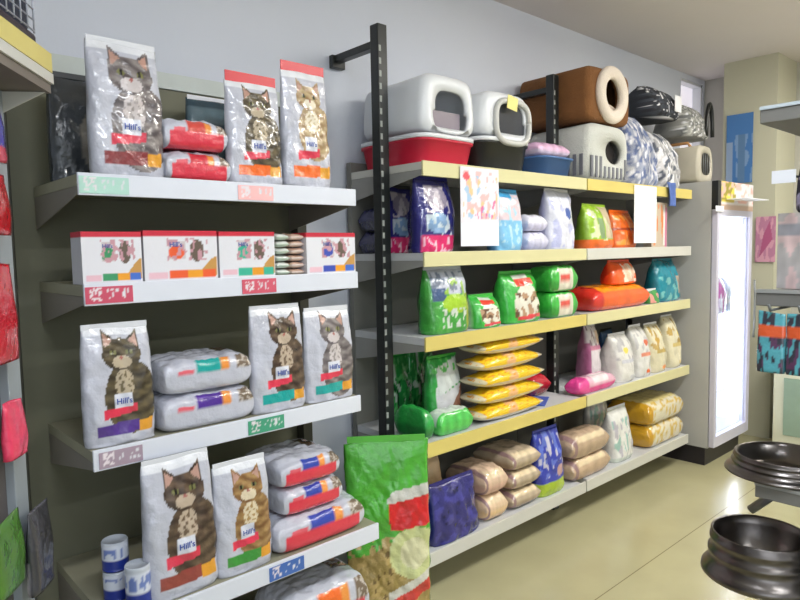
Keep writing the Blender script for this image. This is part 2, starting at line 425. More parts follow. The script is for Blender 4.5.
# ------------------------------------------------------------------ products
WB = (196, 198, 210)
def X(px, py, Y): return onY(px, py, Y)[0]
def hills_paint(tone, strip, seed, cx=.12, cv=.68, s=.42, ar=1.5, tall=True, slant=0):
    sh = [('r', -.97, .97, .93, 1.0, (232, 234, 240)), ('cat', cx, cv, s, tone),
          ('sl', -.5, .42, .235, .31, (224, 60, 84), .035),
          ('r', -.22, .3, .31, .43, (226, 228, 238)),
          ('sl', -.72, .46, .085, .185, strip, .01 + slant), ('sl', .46, .86, .085, .185, (228, 160, 52), .02 + slant),
          ]
    return painter(WB, sh, side=(196, 198, 208), ar=ar, mott=.05, seed=seed)
def bag_root(name, x, y, z, rz, label, cat='bag', group=None): return empty(name, (x, y, z), rz, label, cat, group)
def seal(parent, w, h, m, y=0, th=.004, hh=.014, label=None):
    o = box('top_seal', -w / 2, w / 2, y - th / 2, y + th / 2, h - .003, h + hh, m, parent, .001)
    if label: o['label'] = label
    return o
LOGOS = []
def hills_logo(parent, w, h, d, u=.04, v=.372, size=.115):
    t = v; yy = -d * .5 * dprof(t) - .005
    s = text("Hill's", w * size, (u * w / 2, yy, v * h), (pi / 2 - .03, 0, 0), INKB, parent, 'logo_text')
def standing(px0, px1, pyb, pyt, i, d, tone, strip, label, setb=.012, sealm=None, seed=0, rz=0, unit='L', cx=.12, s=.55, cv=.77, lx=0):
    yf = LS[i][1]; z = LS[i][2]; Y = yf + setb
    x0, x1 = X(px0, pyb, Y), X(px1, pyb, Y); w = x1 - x0; xm = (x0 + x1) / 2
    h = onY((px0 + px1) / 2, pyt, Y + d * .5)[1] - z
    r = bag_root('cat_food_bag', xm, Y + d / 2, z + .001, rz, label, 'bag', 'upright white cat food bags')
    sh = .0 if not sealm else .016
    standing_bag('pouch', w, h - .012 - sh, d, hills_paint(tone, strip, seed, cx=cx, s=s, cv=cv, ar=h / w * 2), r, nu=52, nv=84, seed=seed, wr=.8)
    seal(r, w * .92, h - .014 - sh, sealm or WHT, hh=.014 + sh, label='red top seal' if sealm else None)
    hills_logo(r, w, h - .012 - sh, d)
    return r
standing(95, 169, 178, 43, 0, .085, 'silver', (140, 60, 62), 'large white bag with grey tabby cat at left end of top white shelf', seed=1, cx=.12, s=.62, cv=.76)
standing(232, 286, 183, 76, 0, .07, 'tabby', (240, 110, 40), 'white cat food bag with red top, left of its twin on top shelf', sealm=REDT, seed=2, cx=.1, s=.55, cv=.77)
standing(288, 334, 186, 66, 0, .07, 'cream', (240, 110, 40), 'white cat food bag with red top at right end of top white shelf', sealm=REDT, seed=3, cx=.1, s=.55, cv=.77)
standing(88, 160, 446, 322, 2, .075, 'tabby', (84, 54, 140), 'white cat food bag with tabby cat and purple strip, third white shelf', seed=4, cx=.08, s=.55, cv=.77)
standing(256, 309, 415, 304, 2, .07, 'brown', (30, 165, 160), 'white cat food bag with teal strip, middle of third white shelf', seed=5, cx=.2, s=.55, cv=.77)
standing(310, 357, 401, 306, 2, .07, 'silver', (30, 165, 160), 'white cat food bag with teal strip, right end of third white shelf', seed=6, cx=.12, s=.55, cv=.77)
standing(150, 222, 585, 452, 3, .09, 'brown', (150, 70, 62), 'white cat food bag with dark cat and rust strip, fourth white shelf', seed=7, cx=.1, s=.58, cv=.76)
standing(220, 276, 563, 456, 3, .08, 'ginger', (64, 150, 62), 'white cat food bag with cream cat and green strip, fourth white shelf', seed=8, cx=.14, s=.55, cv=.77)

def lying(x0, x1, z, t, yf, l, label, strip=None, band=(222, 60, 78), group='white cat food bags lying flat', seed=0, name='cat_food_bag', logo=True, tint=WB, strip2=(236, 150, 70), rz=0):
    w = x1 - x0
    def pf(u, v, zr):
        c = tint
        if v < .5:
            if band and -.99 < zr < .05 and abs(u) < .85: c = band
            if strip and .12 < zr < .8 and v < .12:
                if -.3 < u < .25: c = strip
                elif .25 <= u < .45: c = strip2
                elif -.75 < u < -.4 and zr < .35: c = (226, 100, 112)
                elif u > .6: c = (120, 104, 88) if noise.noise(Vector((u * 12, zr * 5, seed))) > -.1 else (190, 180, 170)
        if v > .25 and u > .45 and zr > 0:
            q = catcol(v * 2 - 1, (u + 1) / 2, .2, .72, .4, 'brown', 2)
            if q: c = q
        return rgb(c) + (1,)
    r = bag_root(name, (x0 + x1) / 2, yf + l / 2, z, rz, label, 'bag', group)
    p = pillow('pouch', w, l, t, pf, r, nu=44, nv=60, seed=seed, px=6, py=4.5, ex=.33)
    # printed gusset panel facing the aisle
    return r
def lypx(pxa, pxb, py, i, z, t, l, label, **k):
    yf = LS[i][1] + .012 + k.pop('dy', 0)
    return lying(X(pxa, py, yf), X(pxb, py, yf), z, t, yf, l, label, **k)
zt = LZ[0] + .001
lypx(166, 233, 165, 0, zt, .092, .26, 'white cat food bag lying at the bottom of the two on top white shelf', strip=(214, 56, 70), seed=11)
lypx(164, 230, 135, 0, zt + .096, .092, .26, 'white cat food bag lying on another on top white shelf', strip=(214, 80, 70), seed=12, dy=.01)
zt = LZ[2] + .001
lypx(162, 257, 402, 2, zt, .108, .22, 'white cat food bag with purple strip lying on third white shelf', strip=(84, 50, 150), seed=13, band=None)
lypx(163, 254, 365, 2, zt + .112, .104, .22, 'white cat food bag with teal strip lying on top of a purple one', strip=(30, 165, 160), seed=14, band=None)
zt = LZ[3] + .001
lypx(277, 368, 525, 3, zt, .11, .3, 'largest white bag lying flat with wide red band, fourth white shelf', strip=(50, 70, 170), seed=15)
lypx(283, 345, 490, 3, zt + .114, .092, .26, 'white bag with red band in the middle of the stack on fourth shelf', strip=(50, 70, 170), seed=16, dy=.02)
lypx(280, 342, 460, 3, zt + .21, .09, .26, 'white bag with red band topmost of the stack on fourth shelf', strip=(50, 70, 170), seed=17, dy=.02)
zt = LZ[4] + .001
lypx(288, 372, 585, 4, zt, .2, .25, 'white bag with orange strip lying on the lowest white shelf', strip=(240, 110, 40), seed=18, group=None)

# cartons of pouches on the second shelf
def cpaint(acc, seed):
    return painter((226, 226, 232), [('band', .9, 1.01, (205, 40, 62)), ('r', -.35, .1, .42, .8, (206, 196, 198)), ('e', -.15, .56, .22, .14, acc), ('e', .42, .6, .2, .22, (105, 90, 78)), ('n', -.4, .75, .4, .85, 8, 9, .15, (200, 150, 160)),
        ('p', [(.35, .08), (1, .08), (1, .5), (.8, .42)], (200, 150, 80)), ('r', -.35, .15, .05, .2, acc), ('r', .15, .55, .05, .2, (236, 160, 40)), ('r', .55, .95, .05, .2, (66, 110, 200) if seed % 2 else acc), ('r', -.9, -.4, .06, .18, (232, 190, 200))], side=(206, 206, 212), seed=seed)
def cart(pxa, pxb, py, pyt, i, acc, label, seed, d=.09):
    Y = LS[i][1] + .008; x0, x1 = X(pxa, py, Y), X(pxb, py, Y); h = onY((pxa + pxb) / 2, pyt, Y)[1] - LZ[i]
    r = empty('pouch_carton', ((x0 + x1) / 2, Y + d / 2, LZ[i] + .001), 0, label, 'box', 'white cartons of cat food pouches')
    w = x1 - x0 - .003
    carton('carton_body', w, d, h, cpaint(acc, seed), r, res=48)
    text("Hill's", w * .09, (-w * .08, -d / 2 - .001, h * .72), (pi / 2, 0, 0), INKB, r)
cart(83, 144, 290, 232, 1, (60, 150, 100), 'white carton with green strip, leftmost on second white shelf', 1)
cart(145, 219, 287, 231, 1, (238, 96, 50), 'white carton with orange strip, second from left on second white shelf', 2)
cart(220, 276, 280, 232, 1, (60, 180, 150), 'white carton with teal strip, left of the loose pouches', 4)
cart(307, 356, 276, 233, 1, (60, 80, 180), 'white carton with blue strip, right end of second white shelf', 5)
pile = [((278, 291), (226, 228, 222), (190, 205, 190), 'white'), ((292, 306), (205, 170, 150), (225, 205, 195), 'tan')]
for (a, b), c1, c2, nm in pile:
    Y = LF + .02; x0, x1 = X(a, 277, Y), X(b, 277, Y)
    for k in range(6):
        def pf(u, v, zr, c1=c1, c2=c2): return rgb(c1 if zr > 0 else c2) + (1,)
        o = pillow('cat_food_pouch', x1 - x0, .13, .022, pf, None, nu=10, nv=14, seed=k, px=4, py=4)
        o.location = ((x0 + x1) / 2, Y + .065, LZ[1] + .001 + k * .0235)
        place = ['lowest', 'second from bottom', 'third from bottom', 'fourth from bottom', 'second from top', 'topmost'][k]
        tag(o, '%s flat pouch lying in the pile between cartons, %s' % (nm, place), 'pouch', 'loose %s pouches on the second shelf' % nm)
# blue-white cans on the fourth shelf, left
CANP = vmat('printed_can', .3, 0, 10, .2)
def can(x, y, z, r, h, label, seed):
    n = 36; bm = bmesh.new(); cols = []; prof = [(r * .9, 0), (r, .004)] + [(r, .004 + (h - .008) * k / 14) for k in range(15)] + [(r * .93, h), (r * .9, h - .003)]
    pt = painter((215, 220, 232), [('band', .0, .42, (34, 52, 140)), ('n', -1, 1, .45, .8, 2, 4, .1, (110, 130, 190)), ('band', .9, 1.1, (190, 196, 205))], seed=seed)
    rings = []
    for q, (rr, zz) in enumerate(prof):
        rings.append([bm.verts.new((rr * cos(2 * pi * k / n), rr * sin(2 * pi * k / n), zz)) for k in range(n)]); cols += [pt(sin(2 * pi * k / n * 2), zz / h, 'f') for k in range(n)]
    for a, b in zip(rings, rings[1:]):
        for k in range(n): bm.faces.new((a[k], a[(k + 1) % n], b[(k + 1) % n], b[k]))
    bm.faces.new(rings[0][::-1]); bm.faces.new(rings[-1]); bm.verts.index_update(); me = bm_mesh(bm, 'can', True); setcol(me, cols)
    o = link('tin_can', me, None, CANP); o.location = (x, y, z); o['label'] = label; o['category'] = 'can'; o['group'] = 'blue and white cans'
    return o
ZC = LZ[3] + .001
can(.63, 1.80, ZC, .034, .125, 'tall blue and white can at the front left of fourth shelf', 1)
can(.605, 1.90, ZC, .036, .085, 'blue and white can at the back, bottom of a pair', 2)
can(.605, 1.90, ZC + .086, .036, .085, 'blue and white can stacked on another at the back', 3)

# dark sack behind the grey tabby bag, on the top shelf
def simple_standing(name, x, y, z, w, h, d, pt, label, cat='bag', group=None, rz=0, seed=0, sealm=None, nu=30, nv=40, wr=1, slump=0, tilt=0, m=None):
    r = empty(name, (x, y, z + .001), rz, label, cat, group)
    b = standing_bag('pouch', w, h - .012, d, pt, r, nu=nu, nv=nv, seed=seed, wr=wr, slump=slump, m=m)
    s = seal(r, w * .9, h - .014, sealm or WHT, th=.004, hh=.014)
    if tilt: r.rotation_euler = (tilt, 0, rz)
    return r
simple_standing('cat_food_bag', .68, 2.13, LZ[0], .26, .33, .09, painter((58, 62, 66), [('e', .2, .4, .6, .35, (120, 116, 108)), ('e', .1, .75, .25, .14, (98, 90, 86)), ('r', .0, .2, .78, .86, (120, 50, 55))], mott=.2, seed=21), 'dark grey bag at the back behind the grey tabby bag', seed=21, sealm=BLACK)
simple_standing('cat_food_bag', 1.12, 2.16, LZ[0], .26, .33, .09, painter((52, 76, 88), [('r', -1, 1, .75, .9, (96, 120, 130))], mott=.15, seed=22), 'dark teal bag at the back behind the lying white bags', seed=22, sealm=WHT)
simple_standing('cat_food_bag', .80, 1.83, LZ[4], .2, .27, .09, painter((120, 108, 96), [('cat', 0, .6, .6, 'brown')], mott=.15, seed=23), 'brown bag on the lowest white shelf below the rust strip bag', seed=23)

# big green sack standing on the floor before the black post
gx0, gx1 = 0, .335
gh = onY(388, 440, 1.88)[1]
gp = painter((76, 172, 48), [('p', [(-1, .35), (-.5, .37), (-.1, .41), (.2, .47), (1, .5), (1, -.01), (-1, -.01)], (160, 138, 78)), ('n', -1, 1, 0, .47, 9, 22, .12, (186, 160, 100)), ('n', -1, 1, 0, .42, 10, 20, .36, (112, 90, 50)),
      ('e', .62, .37, .62, .15, (206, 212, 150)), ('e', .6, .37, .34, .09, (224, 222, 180)), ('p', [(-.05, .665), (.15, .655), (1, .70), (1, .765), (.1, .725)], (206, 205, 196)), ('p', [(.05, .50), (1, .53), (1, .70), (0, .655)], (214, 32, 38)),
      ('p', [(.0, .10), (1, .22), (1, .27), (.0, .15)], (212, 210, 198)), ('p', [(.0, .03), (1, .15), (1, .22), (.0, .10)], (206, 60, 50))], side=(64, 150, 42), mott=.08, seed=4)
r = empty('dog_food_sack', (1.645, 1.90, .001), radians(-38), 'tall bright green sack with red and white band standing on the floor', 'sack')
standing_bag('pouch', gx1 - gx0, gh - .01, .10, gp, r, nu=54, nv=110, seed=5, topw=.98, wr=1.3)
box('top_seal', -(gx1 - gx0) * .46, (gx1 - gx0) * .46, -.003, .003, gh - .014, gh + .012, mat('green_film', (84, 178, 58), .3, coat=.3), r, .001)

# ---- right unit goods. helper: front face px range at base, front plane
def rx(px, py, setb=.02):
    x = onY(px, py, RF + setb)[0]
    if px < 590: x = min(x, 2.945)
    return max(1.822, min(x, 4.2))
def rst(pxa, pxb, py, pyt, row, d, pt, label, setb=.02, name='pet_food_bag', group=None, seed=0, sealm=None, wr=1, slump=0, cat='bag', rz=0, m=None):
    Y = RF + setb; x0, x1 = rx(pxa, py, setb), rx(pxb, py, setb); h = onY((pxa + pxb) / 2, pyt, Y + d / 2)[1] - RZ[row]
    return simple_standing(name, (x0 + x1) / 2, Y + d / 2, RZ[row], x1 - x0, h, d, pt, label, cat, group, rz, seed, sealm, wr=wr, slump=slump, m=m)
def pil(pxa, pxb, py, z, t, l, pt, label, setb=.015, name='pet_food_bag', group=None, seed=0, cat='bag', nu=34, nv=24, px=3.0, py_=3.5, ex=.62, rz=0, m=None):
    Y = RF + setb; x0, x1 = rx(pxa, py, setb), rx(pxb, py, setb)
    r = pillow(name, x1 - x0, l, t, pt, None, nu=nu, nv=nv, seed=seed, px=px, py=py_, ex=ex, m=m)
    r.location = ((x0 + x1) / 2, Y + l / 2, z + .001); r.rotation_euler = (0, 0, rz)
    tag(r, label, cat, group); return r
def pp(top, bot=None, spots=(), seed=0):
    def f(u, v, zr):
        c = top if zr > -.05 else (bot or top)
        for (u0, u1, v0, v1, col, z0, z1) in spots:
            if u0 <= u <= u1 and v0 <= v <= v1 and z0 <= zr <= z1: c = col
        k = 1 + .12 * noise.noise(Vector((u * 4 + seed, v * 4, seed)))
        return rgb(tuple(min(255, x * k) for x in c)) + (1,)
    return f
# Row B
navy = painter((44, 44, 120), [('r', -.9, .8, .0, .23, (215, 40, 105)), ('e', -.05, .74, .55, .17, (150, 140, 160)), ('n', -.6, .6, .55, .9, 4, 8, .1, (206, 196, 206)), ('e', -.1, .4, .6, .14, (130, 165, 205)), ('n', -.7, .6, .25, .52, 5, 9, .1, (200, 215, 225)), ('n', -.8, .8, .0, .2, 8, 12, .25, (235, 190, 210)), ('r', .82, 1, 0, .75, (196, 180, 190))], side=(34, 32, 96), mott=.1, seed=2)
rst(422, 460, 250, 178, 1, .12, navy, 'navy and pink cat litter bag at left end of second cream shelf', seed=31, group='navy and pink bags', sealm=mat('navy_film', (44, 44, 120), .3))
rst(390, 420, 250, 186, 1, .1, navy, 'navy and pink bag behind its twin on second cream shelf', setb=.30, seed=32, group='navy and pink bags', sealm=BLACK)
# price posters hanging from the top lip
def hang(pxa, pxb, pya, pyb, pt, label, Y=RF - .012):
    x0, x1 = onY(pxa, pyb, Y)[0], onY(pxb, pyb, Y)[0]; z1 = RZ[0] - .004; z0 = onY((pxa + pxb) / 2, pyb, Y)[1]
    o = carton('price_poster', x1 - x0, .0016, z1 - z0, pt, None, res=40); o.location = ((x0 + x1) / 2, Y, z0); tag(o, label, 'poster'); return o
hang(461, 499, 168, 246, painter((232, 228, 238), [('n', -.85, .9, .35, .95, 4, 7, .15, (240, 190, 190)), ('n', -.85, .9, .35, .9, 5, 8, .3, (240, 200, 150)), ('n', -.85, .9, .35, .9, 4, 9, .32, (170, 200, 230)), ('n', -.3, .9, .35, .6, 6, 9, .25, (225, 120, 170)), ('e', -.7, .88, .16, .05, (235, 90, 100)), ('r', -1, 1, .0, .3, (232, 236, 246))], seed=7), 'white poster with faint red and pastel print hanging from the top shelf')
hang(634, 656, 186, 243, painter((246, 248, 252), [], seed=8), 'blank white sheet hanging from the far top shelf')
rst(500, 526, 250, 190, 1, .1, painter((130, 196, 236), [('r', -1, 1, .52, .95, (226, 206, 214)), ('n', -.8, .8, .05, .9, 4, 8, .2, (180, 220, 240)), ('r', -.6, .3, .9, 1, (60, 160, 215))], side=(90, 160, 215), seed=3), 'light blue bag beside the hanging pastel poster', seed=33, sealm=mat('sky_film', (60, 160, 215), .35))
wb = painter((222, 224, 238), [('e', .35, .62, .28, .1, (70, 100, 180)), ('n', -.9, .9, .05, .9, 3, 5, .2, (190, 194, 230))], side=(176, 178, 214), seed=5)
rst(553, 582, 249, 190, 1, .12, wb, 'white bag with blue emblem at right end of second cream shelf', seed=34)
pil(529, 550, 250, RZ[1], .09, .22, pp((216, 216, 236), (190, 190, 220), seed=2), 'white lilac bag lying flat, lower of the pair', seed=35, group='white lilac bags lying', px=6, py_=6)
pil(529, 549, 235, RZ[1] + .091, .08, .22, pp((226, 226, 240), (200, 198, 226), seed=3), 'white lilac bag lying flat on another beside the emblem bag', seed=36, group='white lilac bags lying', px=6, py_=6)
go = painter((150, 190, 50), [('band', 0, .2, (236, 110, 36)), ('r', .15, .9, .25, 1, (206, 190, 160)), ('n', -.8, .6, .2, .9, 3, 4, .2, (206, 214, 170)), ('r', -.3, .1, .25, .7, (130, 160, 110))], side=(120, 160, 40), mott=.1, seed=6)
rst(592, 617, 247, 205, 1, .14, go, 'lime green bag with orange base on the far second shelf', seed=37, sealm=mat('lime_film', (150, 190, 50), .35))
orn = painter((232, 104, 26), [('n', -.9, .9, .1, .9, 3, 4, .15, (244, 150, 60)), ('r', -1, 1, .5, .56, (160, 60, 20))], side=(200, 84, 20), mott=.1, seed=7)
rst(619, 640, 247, 211, 1, .14, orn, 'orange bag beside the lime green bag', seed=38, sealm=mat('orange_film', (232, 104, 26), .35))
r = empty('picture_pack', (rx(660, 246), RF + .05, RZ[1] + .001), 0, 'pale box with orange and pink lines behind the blank white sheet', 'box')
carton('box_body', .2, .05, .27, painter((196, 180, 160), [('n', -.9, .9, .05, .95, 4, 2, .1, (220, 130, 70)), ('r', .5, .7, .05, .95, (225, 220, 215)), ('r', .75, .95, 0, .9, (200, 110, 150))], seed=9), r, res=26)
# dark bags beyond the black post at second-row level, lying
for k, (dz, nm) in enumerate(((0, 'lower'), (.1, 'upper'))):
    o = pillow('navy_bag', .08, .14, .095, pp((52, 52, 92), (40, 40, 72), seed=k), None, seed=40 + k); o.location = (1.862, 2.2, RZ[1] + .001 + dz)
    tag(o, '%s of two dark navy bags lying behind the black post' % nm, 'bag', 'dark navy lying bags')
# Row C
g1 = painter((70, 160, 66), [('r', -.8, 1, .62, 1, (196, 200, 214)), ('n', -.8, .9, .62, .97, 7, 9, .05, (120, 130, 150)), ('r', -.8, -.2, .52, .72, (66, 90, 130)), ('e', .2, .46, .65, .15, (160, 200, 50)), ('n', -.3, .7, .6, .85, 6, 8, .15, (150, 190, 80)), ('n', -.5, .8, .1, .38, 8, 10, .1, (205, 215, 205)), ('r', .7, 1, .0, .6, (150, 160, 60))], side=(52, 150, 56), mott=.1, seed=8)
rst(433, 474, 334, 266, 2, .13, g1, 'green bag with silvery blue top at left end of third cream shelf', seed=41, sealm=mat('silver_film', (190, 196, 205), .3))
GF = mat('green_seal_film', (60, 170, 60), .35)
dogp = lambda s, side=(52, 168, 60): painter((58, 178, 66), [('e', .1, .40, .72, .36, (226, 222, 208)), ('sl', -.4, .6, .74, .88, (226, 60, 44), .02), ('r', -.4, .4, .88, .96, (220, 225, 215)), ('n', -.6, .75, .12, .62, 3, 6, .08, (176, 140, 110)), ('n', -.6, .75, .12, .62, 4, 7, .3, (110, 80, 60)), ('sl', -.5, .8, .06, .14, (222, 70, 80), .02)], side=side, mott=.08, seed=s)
rst(478, 505, 330, 293, 2, .13, dogp(1, (206, 214, 202)), 'small green and white dog food bag on third cream shelf', seed=42, sealm=GF)
rst(510, 545, 325, 270, 2, .15, dogp(2), 'green dog food bag with red flash in the middle of third cream shelf', seed=43, sealm=GF)
rst(528, 547, 320, 272, 2, .08, painter((206, 40, 46), [], seed=1), 'red bag behind the green dog food bag', setb=.2, seed=44, sealm=REDT)
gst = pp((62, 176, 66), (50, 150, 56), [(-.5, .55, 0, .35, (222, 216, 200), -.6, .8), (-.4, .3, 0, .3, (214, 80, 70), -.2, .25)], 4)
pil(552, 584, 318, RZ[2], .13, .16, gst, 'green bag lying flat, lower of two at right end of third shelf', seed=45, group='green bags lying in a pair', px=7, py_=5, ex=.5)
pil(552, 583, 290, RZ[2] + .131, .13, .16, gst, 'green bag lying flat on another at right end of third shelf', seed=46, group='green bags lying in a pair', px=7, py_=5, ex=.5)
pil(594, 652, 311, RZ[2], .13, .28, pp((250, 150, 20), (226, 70, 20), [(-1, 1, 0, .08, (240, 96, 24), -1, .6), (-1, -.7, 0, 1, (206, 40, 30), -1, 1)], 5), 'orange and yellow bag lying flat on the far third shelf', seed=47, px=8, py_=4, ex=.5)
z2 = RZ[2] + .132
r = simple_standing('pet_food_bag', rx(634, 285), RF + .12, z2, .27, .14, .12, painter((244, 96, 34), [('e', .3, .5, .5, .4, (236, 190, 160)), ('n', -.3, .9, .1, .9, 4, 4, .1, (246, 225, 205))], side=(226, 60, 30), seed=3), 'orange and white bag standing on the orange lying bag', seed=48, sealm=mat('orange_film2', (240, 80, 30), .4))
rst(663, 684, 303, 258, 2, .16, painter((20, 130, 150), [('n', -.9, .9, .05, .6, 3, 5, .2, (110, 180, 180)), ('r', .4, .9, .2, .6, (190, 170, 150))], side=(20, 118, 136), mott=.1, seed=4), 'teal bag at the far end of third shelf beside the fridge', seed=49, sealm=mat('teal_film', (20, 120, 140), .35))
rst(652, 662, 306, 288, 2, .08, painter((70, 150, 70), [('n', -.9, .9, .05, .9, 2, 3, .05, (220, 150, 140))], seed=5), 'small green and pink packet between orange and teal bags', seed=50)
# Row D
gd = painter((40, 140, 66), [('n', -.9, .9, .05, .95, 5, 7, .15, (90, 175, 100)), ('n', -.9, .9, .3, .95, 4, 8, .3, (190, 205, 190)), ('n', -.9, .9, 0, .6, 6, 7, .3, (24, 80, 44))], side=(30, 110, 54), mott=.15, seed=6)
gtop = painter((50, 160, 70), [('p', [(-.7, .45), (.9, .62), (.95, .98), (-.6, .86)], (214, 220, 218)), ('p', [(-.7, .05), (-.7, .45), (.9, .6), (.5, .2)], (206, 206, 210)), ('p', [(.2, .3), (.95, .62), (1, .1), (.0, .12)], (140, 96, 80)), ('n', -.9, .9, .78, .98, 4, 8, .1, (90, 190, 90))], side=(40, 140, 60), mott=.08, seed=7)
rst(434, 466, 442, 353, 3, .1, gtop, 'green and white bag with brown patch on fourth cream shelf', setb=.135, seed=51, sealm=GF)
for k, (a, sb, lb) in enumerate(((424, .27, 'dark green bag standing behind the green and white bag'), (400, .27, 'dark green bag at the back left of the fourth cream shelf'))):
    Y = RF + sb; x0 = max(X(a, 430, Y), 1.815); simple_standing('pet_food_bag', x0 + .1 + k * .0, 2.235, RZ[3], .18, .36 - .05 * k, .07, gd, lb, 'bag', 'dark green bags', 0, 52 + k, GF)
pil(441, 475, 448, RZ[3], .1, .11, pp((206, 222, 208), (70, 180, 80), [(-1, 1, 0, .22, (80, 190, 84), -1, .9)], 6), 'green bag with pale top lying on fourth cream shelf beside yellow bags', setb=.02, seed=54, px=6, py_=4)
pil(424, 436, 452, RZ[3], .13, .2, pp((44, 160, 70), (36, 130, 60), seed=7), 'small green bag lying at the left end of fourth cream shelf', setb=.02, seed=55, px=5, py_=4)
# five yellow pillow bags
def ypt(u, v, zr):
    c = (240, 196, 30) if zr > -.15 else (206, 200, 182)
    if (abs(u) > .86): c = (210, 200, 170)
    if abs(u + .02) < .13 + .1 * noise.noise(Vector((v * 9, 1, 2))) and zr > -.15: c = (232, 176, 120)
    if zr > .1 and noise.noise(Vector((u * 9, v * 12, 3))) > .28: c = (226, 150, 24)
    return rgb(c) + (1,)
y0 = None
pos = ['lowest', 'second from the bottom', 'middle', 'second from the top', 'topmost']
xa, xb = rx(480, 438), rx(545, 420)
for k in range(5):
    if y0 is None:
        y0 = pillow('rice_bag', xb - xa,   .15, .074, ypt, None, nu=44, nv=30, seed=60, px=2.2, py=3.2, ex=.75); o = y0
    else:
        o = y0.copy(); COL.objects.link(o)
    o.location = ((xa + xb) / 2 + [0, .004, .006, -.006, .0][k], RF + .015 + .075 + [.0, .004, .0, .006, .0][k], RZ[3] + .001 + k * .0765)
    tag(o, 'yellow and white pillow bag, %s of the stack of five' % pos[k], 'bag', 'stack of yellow pillow bags')
    o.name = 'pet_food_bag'
# red bag, blue leaflet
r = pillow('pet_food_bag', .2, .2, .12, pp((186, 30, 48), (130, 24, 40), seed=3), None, seed=61); r.location = (2.83, RF + .27, RZ[3] + .001); tag(r, 'dark red bag lying right of the yellow stack', 'bag')
o = carton('leaflet', .2, .14, .004, painter((60, 100, 190), [], side=(60, 100, 190)), None, res=8); o.location = (rx(553, 412) + .0, RF + .14, RZ[3] + .001); o.rotation_euler = (0, 0, .5); tag(o, 'blue flat leaflet lying on the fourth cream shelf', 'leaflet')
wp = painter((222, 214, 218), [('band', .0, .12, (214, 120, 170)), ('r', -1, 1, .58, .66, (206, 130, 160)), ('n', -.9, .9, .66, .98, 5, 6, .1, (150, 130, 140)), ('r', -1, -.75, 0, .7, (176, 96, 140)), ('r', .3, .8, .7, .9, (230, 200, 170))], side=(170, 110, 140), mott=.08, seed=8)
rst(592, 604, 385, 322, 3, .12, wp, 'tall white bag with pink bands at left end of the far fourth shelf', setb=.12, seed=62)
pil(589, 617, 396, RZ[3], .085, .1, pp((232, 180, 200), (220, 60, 140), [(-1, -.5, 0, 1, (226, 70, 150), -1, 1), (-.2, .6, .0, .5, (240, 220, 225), .2, 1)], 8), 'bright pink and white bag lying before the tall pink banded bag', setb=.015, seed=63, px=6, py_=4)
for k, (a, b, pb, ptp, c, lb) in enumerate(((621, 639, 386, 330, 0, 'white bag with yellow spot, first in the row on far fourth shelf'), (641, 654, 380, 322, 0, 'white bag with red mark, second in the row on far fourth shelf'), (656, 670, 375, 320, 1, 'ivory bag with gold trim, third in the row on far fourth shelf'), (673, 688, 370, 312, 1, 'ivory bag with yellow spot next to the fridge end'))):
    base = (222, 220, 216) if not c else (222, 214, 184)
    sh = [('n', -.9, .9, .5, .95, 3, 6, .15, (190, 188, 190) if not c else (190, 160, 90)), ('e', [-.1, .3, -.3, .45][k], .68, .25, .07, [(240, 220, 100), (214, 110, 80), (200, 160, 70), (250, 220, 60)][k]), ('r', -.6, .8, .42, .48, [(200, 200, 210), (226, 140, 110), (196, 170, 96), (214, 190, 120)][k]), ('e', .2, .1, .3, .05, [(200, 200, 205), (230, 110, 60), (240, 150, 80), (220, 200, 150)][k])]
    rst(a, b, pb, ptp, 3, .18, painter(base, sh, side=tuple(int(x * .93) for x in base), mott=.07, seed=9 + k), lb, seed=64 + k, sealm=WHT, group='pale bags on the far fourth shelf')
simple_standing('pet_food_bag', rx(613, 385, .25), RF + .3, RZ[3], .14, .27, .08, painter((52, 92, 140), [], seed=2), 'dark blue bag tucked behind the white bags', seed=70, sealm=BLACK)
# Row E
nv = painter((40, 38, 112), [('n', -.9, .9, 0, 1, 3, 6, .2, (58, 56, 140)), ('n', -.9, .9, 0, 1, 6, 9, .4, (26, 24, 76))], side=(34, 32, 96), mott=.15, seed=4)
rst(436, 483, 553, 474, 4, .1, nv, 'navy blue bag standing at left end of the bottom shelf', seed=71, sealm=mat('navy_film2', (40, 38, 112), .3), setb=.006, wr=1.4)
simple_standing('pet_food_bag', 1.96, 2.05, RZ[4], .26, .35, .12, painter((210, 176, 134), [('r', -1, 1, 0, .55, (60, 50, 110))], side=(190, 160, 130), mott=.1, seed=2), 'tan topped bag behind the navy bag on the bottom shelf', seed=72, sealm=mat('tan_film', (214, 180, 136), .5), slump=.06)
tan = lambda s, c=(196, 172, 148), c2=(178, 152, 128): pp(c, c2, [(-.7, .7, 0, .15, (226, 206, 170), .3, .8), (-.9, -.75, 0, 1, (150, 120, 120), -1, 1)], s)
a1, a2 = 488, 510
pil(a1, a2, 531, RZ[4], .12, .26, tan(1, (222, 192, 160), (226, 190, 140)), 'pale peach bag lying, lower of two beside the navy bag', seed=73, px=6, py_=4, group='peach bags beside the navy bag')
pil(a1 - 2, a2, 510, RZ[4] + .121, .12, .26, tan(2, (216, 186, 160), (210, 170, 150)), 'pale peach bag lying on another beside the navy bag', seed=74, px=6, py_=4, group='peach bags beside the navy bag')
for k in range(3):
    pil(513, 543, 520 - 20 * k, RZ[4] + k * .093, .092, .26, tan(3 + k, (184, 166, 142), (168, 148, 122)), '%s beige bag in the stack of three left of the blue bag' % ['lowest', 'middle', 'topmost'][k], seed=75 + k, px=5, py_=4, group='three beige bags stacked')
bl = painter((46, 60, 170), [('band', 0, .22, (164, 190, 50)), ('n', -.9, .9, .3, .98, 4, 7, .12, (90, 110, 200)), ('n', -.9, .9, .3, .9, 5, 8, .32, (190, 190, 210)), ('e', .5, .35, .3, .1, (190, 150, 150))], side=(38, 50, 150), mott=.12, seed=5)
